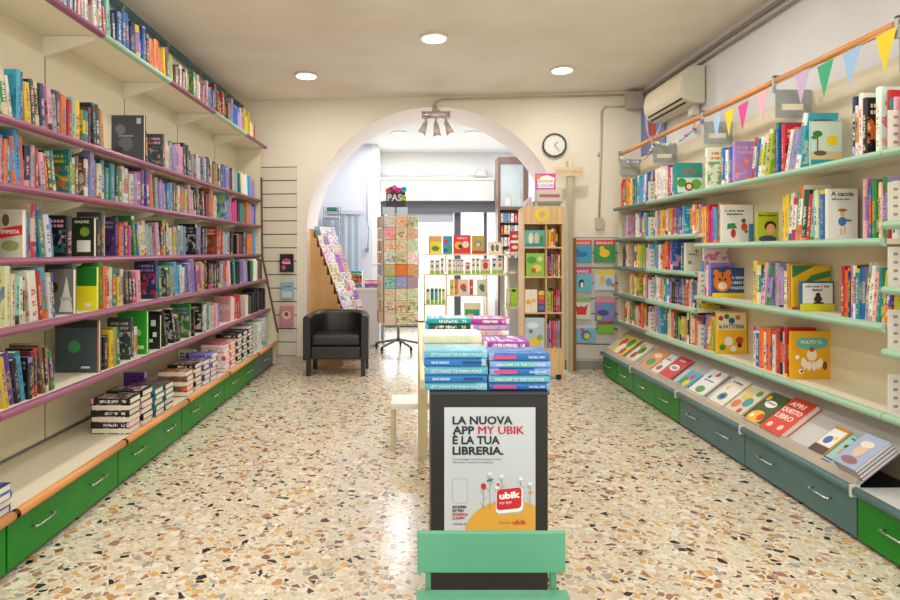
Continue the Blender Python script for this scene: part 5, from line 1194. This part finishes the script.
# conduits
PIPE = mat('c9bfa8', .5)
bm = nb(); pts = [(.22, wallpt(.22)-.02, 3.12), (.24, wallpt(.24)-.02, 3.2), (.33, wallpt(.33)-.02, 3.235), (2.45, wallpt(2.45)-.02, 3.235)]; tube(bm, pts, .012, 8)
o = new('electric_conduit', bm, PIPE); tag(o, 'thin beige conduit running along the top of the arched wall', 'conduit')
bm = nb(); xq = 2.2; tube(bm, [(2.5, wallpt(2.5)-.02, 3.10), (2.24, wallpt(2.24)-.02, 3.10), (2.2, wallpt(2.2)-.02, 3.05), (2.17, wallpt(2.17)-.02, 1.78)], .011, 8)
box(bm, 2.125, 2.215, wallpt(2.17)-.045, wallpt(2.17)-.003, 1.66, 1.79); tube(bm, [(2.17, wallpt(2.17)-.02, 2.52), (2.17, wallpt(2.17)-.02, 2.56)], .02, 8)
o = new('wall_conduit', bm, PIPE); tag(o, 'vertical conduit ending in a socket box on right of clock', 'conduit')
bm = nb(); box(bm, 2.46, 2.63, 6.9, 7.03, 3.05, 3.24); o = new('junction_box', bm, mat('b9b2a0', .5), None, .004); tag(o, 'beige junction box in the upper right corner', 'junction box')
for k, (z, x) in enumerate(((3.20, 2.625), (3.13, 2.63))):
    bm = nb(); cyl(bm, (x, 6.88, z), (x, -1, z), .018 if k == 0 else .012, 8); o = new('electric_conduit', bm, mat('9a9186', .5)); tag(o, ['thicker upper conduit along the top of the right wall', 'thinner lower conduit along the top of the right wall'][k], 'conduit')
bm = nb(); tube(bm, [(-2.17, -1, 3.2), (-2.17, 7.2, 3.2), (-2.12, 7.35, 3.16)], .03, 10)
o = new('ceiling_pipe', bm, mat('2f6470', .45)); tag(o, 'dark teal pipe running under the ceiling on the left', 'pipe')
bm = nb()
for y in (3.6, 4.4, 5.2, 6.0, 6.8): cyl(bm, (-2.17, y, 3.2), (-2.17, y+.03, 3.2), .033, 12)
k = new('pipe_clip', bm, mat('8f9a6a', .5), o)

# clock
xc, zc = 1.655, 2.655; yc = wallpt(xc)-.03
t = empty('wall_clock', (xc, yc, zc), 'round black-rimmed wall clock right of the arch', 'clock', rz=ang); t.scale = (.9, 1, .9)
bm = nb(); n = 40
for i in range(n):
    a0, a1 = 2*math.pi*i/n, 2*math.pi*(i+1)/n
    P = [(r*math.cos(a), y, r*math.sin(a)) for a in (a0, a1) for r, y in ((.135, -.01), (.158, -.01), (.158, .028), (.135, .028))]
    V = [bm.verts.new(p) for p in P]
    for q in range(4): bm.faces.new((V[q], V[(q+1) % 4], V[4+(q+1) % 4], V[4+q]))
bmesh.ops.remove_doubles(bm, verts=bm.verts, dist=1e-5); new('rim', bm, mat('26262a', .3), t)
bm = nb(); cyl(bm, (0, .0, 0), (0, .02, 0), .138, 36); new('face', bm, mat('e4e6dc', .5), t)
bm = nb()
for i in range(12):
    a = math.pi*i/6; cyl(bm, (.118*math.cos(a), -.002, .118*math.sin(a)), (.13*math.cos(a), -.002, .13*math.sin(a)), .003, 6)
new('hour_marks', bm, BLACKM, t)
for nm, a, L_, w_ in (('hour_hand', math.radians(45), .06, .004), ('minute_hand', math.radians(-50), .1, .003)):
    bm = nb(); cyl(bm, (0, -.004, 0), (L_*math.cos(a), -.004, L_*math.sin(a)), w_, 6); new(nm, bm, BLACKM, t)

# air conditioner
t = empty('air_conditioner', (2.635, 5.9, 2.75), 'beige split air conditioner high on the right wall', 'air conditioner')
prof = [(0, 0), (-.12, 0), (-.17, .03), (-.205, .1), (-.215, .18), (-.2, .26), (-.16, .32), (-.1, .34), (0, .34)]
bm = nb(); prism(bm, prof, 'y', -.43, .43, smooth=False); new('body', bm, mat('d8ceb4', .4), t, .006)
for s_ in (-1, 1):
    bm = nb(); prism(bm, [(x*1.02, z*1.0+.0) for x, z in prof], 'y', s_*.431, s_*.455); k = new('end_cap', bm, mat('cdcdb8', .4), t, .008); k['label'] = 'paler ribbed end cap'
bm = nb()
for (x, z) in ((-.183, .055), (-.150, .019)): 
    prism(bm, [(x-.006, z-.004), (x+.004, z-.012), (x+.0, z-.014), (x-.012, z-.0)], 'y', -.4, .4)
new('air_slot', bm, BLACKM, t)
bm = nb(); tube(bm, [(-.04, -.3, 0), (-.04, -.3, -.12), (-.01, -.3, -.25)], .015, 8); box(bm, -.07, -.01, -.36, -.26, -.09, -.001); new('drain_pipe', bm, mat('cfcabc', .5), t)
# blue wall poster
bm = nb(); ms = [mat('7484b8', .5), mat('c9cfe0', .5), mat('b0483c', .5)]
box(bm, 2.632, 2.645, 6.32, 6.99, 2.5, 3.18)
def disc_x(cy, cz, ry, rzz, x, mi, n=24): bm.faces.new([bm.verts.new((x, cy+ry*math.cos(2*math.pi*i/n), cz+rzz*math.sin(2*math.pi*i/n))) for i in range(n)]).material_index = mi
disc_x(6.62, 2.9, .24, .26, 2.6315, 1); disc_x(6.60, 2.9, .2, .22, 2.631, 0); disc_x(6.66, 2.78, .11, .12, 2.6305, 2); disc_x(6.6, 2.68, .05, .07, 2.6300, 2)
o = new('wall_poster', bm, ms); tag(o, 'blue poster with a red figure beside the air conditioner', 'poster')

# bunting
t = empty('bunting', (2.27, 3.6, 2.42), 'row of coloured pennant flags hanging under the orange rail', 'bunting')
FL = [(4.51, 'a9c8e6', 'pale blue'), (4.33, 'f0cf2a', 'yellow'), (4.15, 'dc4a92', 'magenta'), (3.92, 'eeb0bc', 'pale pink'), (3.52, 'cbb0d6', 'lilac'), (3.32, '3fae82', 'green'), (3.12, '9fc3e8', 'light blue'), (2.89, 'ecd02a', 'yellow near')]
zf = [2.425, 2.42, 2.425, 2.445, 2.455, 2.445, 2.45, 2.46]
for (y, c, nm), z in zip(FL, zf):
    bm = nb(); prism(bm, [(y-.065-3.6, z-2.42), (y+.065-3.6, z-2.42-.008), (y+.01-3.6, z-2.42-.19)], 'x', -.001, .001); k = new('pennant', bm, mat(c, .8), t); k['label'] = nm+' pennant'
bm = nb(); tube(bm, [(0, 4.81-3.6, .04)]+[(0, y-3.6, z-2.42) for (y, _, _), z in zip(FL, zf)]+[(0, 2.6-3.6, .03)], .002, 5); new('string', bm, mat('e8e4d8', .8), t)
# pompom garland
t = empty('pompom_garland', (2.27, 5.6, 2.3), 'string of small coloured pompoms under the far orange rail', 'garland')
gp_ = [(622, 158), (630, 163), (638, 162), (646, 157), (652, 148), (656, 142), (663, 144.5), (672, 144), (681, 140), (688, 134), (695, 128), (702, 121)]
P3 = []
for x, y in gp_:
    Y = F*2.27/(x-CX); P3.append(Vector((0, Y-5.6, H+(CY-y)*Y/F-2.3)))
bm = nb(); tube(bm, P3, .002, 5); new('string', bm, mat('e8e4d8', .8), t)
cols = [('f2efe6', 'white'), ('efb0be', 'pink'), ('f0cf4a', 'yellow'), ('7fc6c0', 'mint'), ('8a7ab8', 'violet')]
idx = 0; tot = 30
for i in range(tot):
    s = i/(tot-1)*(len(P3)-1); a = min(len(P3)-2, int(s)); p = P3[a].lerp(P3[a+1], s-a)
    bm = nb(); ball(bm, p, .014); c, nm = cols[(i*3+i//4) % 5]; k = new('pompom', bm, mat(c, .9), t); k['label'] = nm+' pompom'
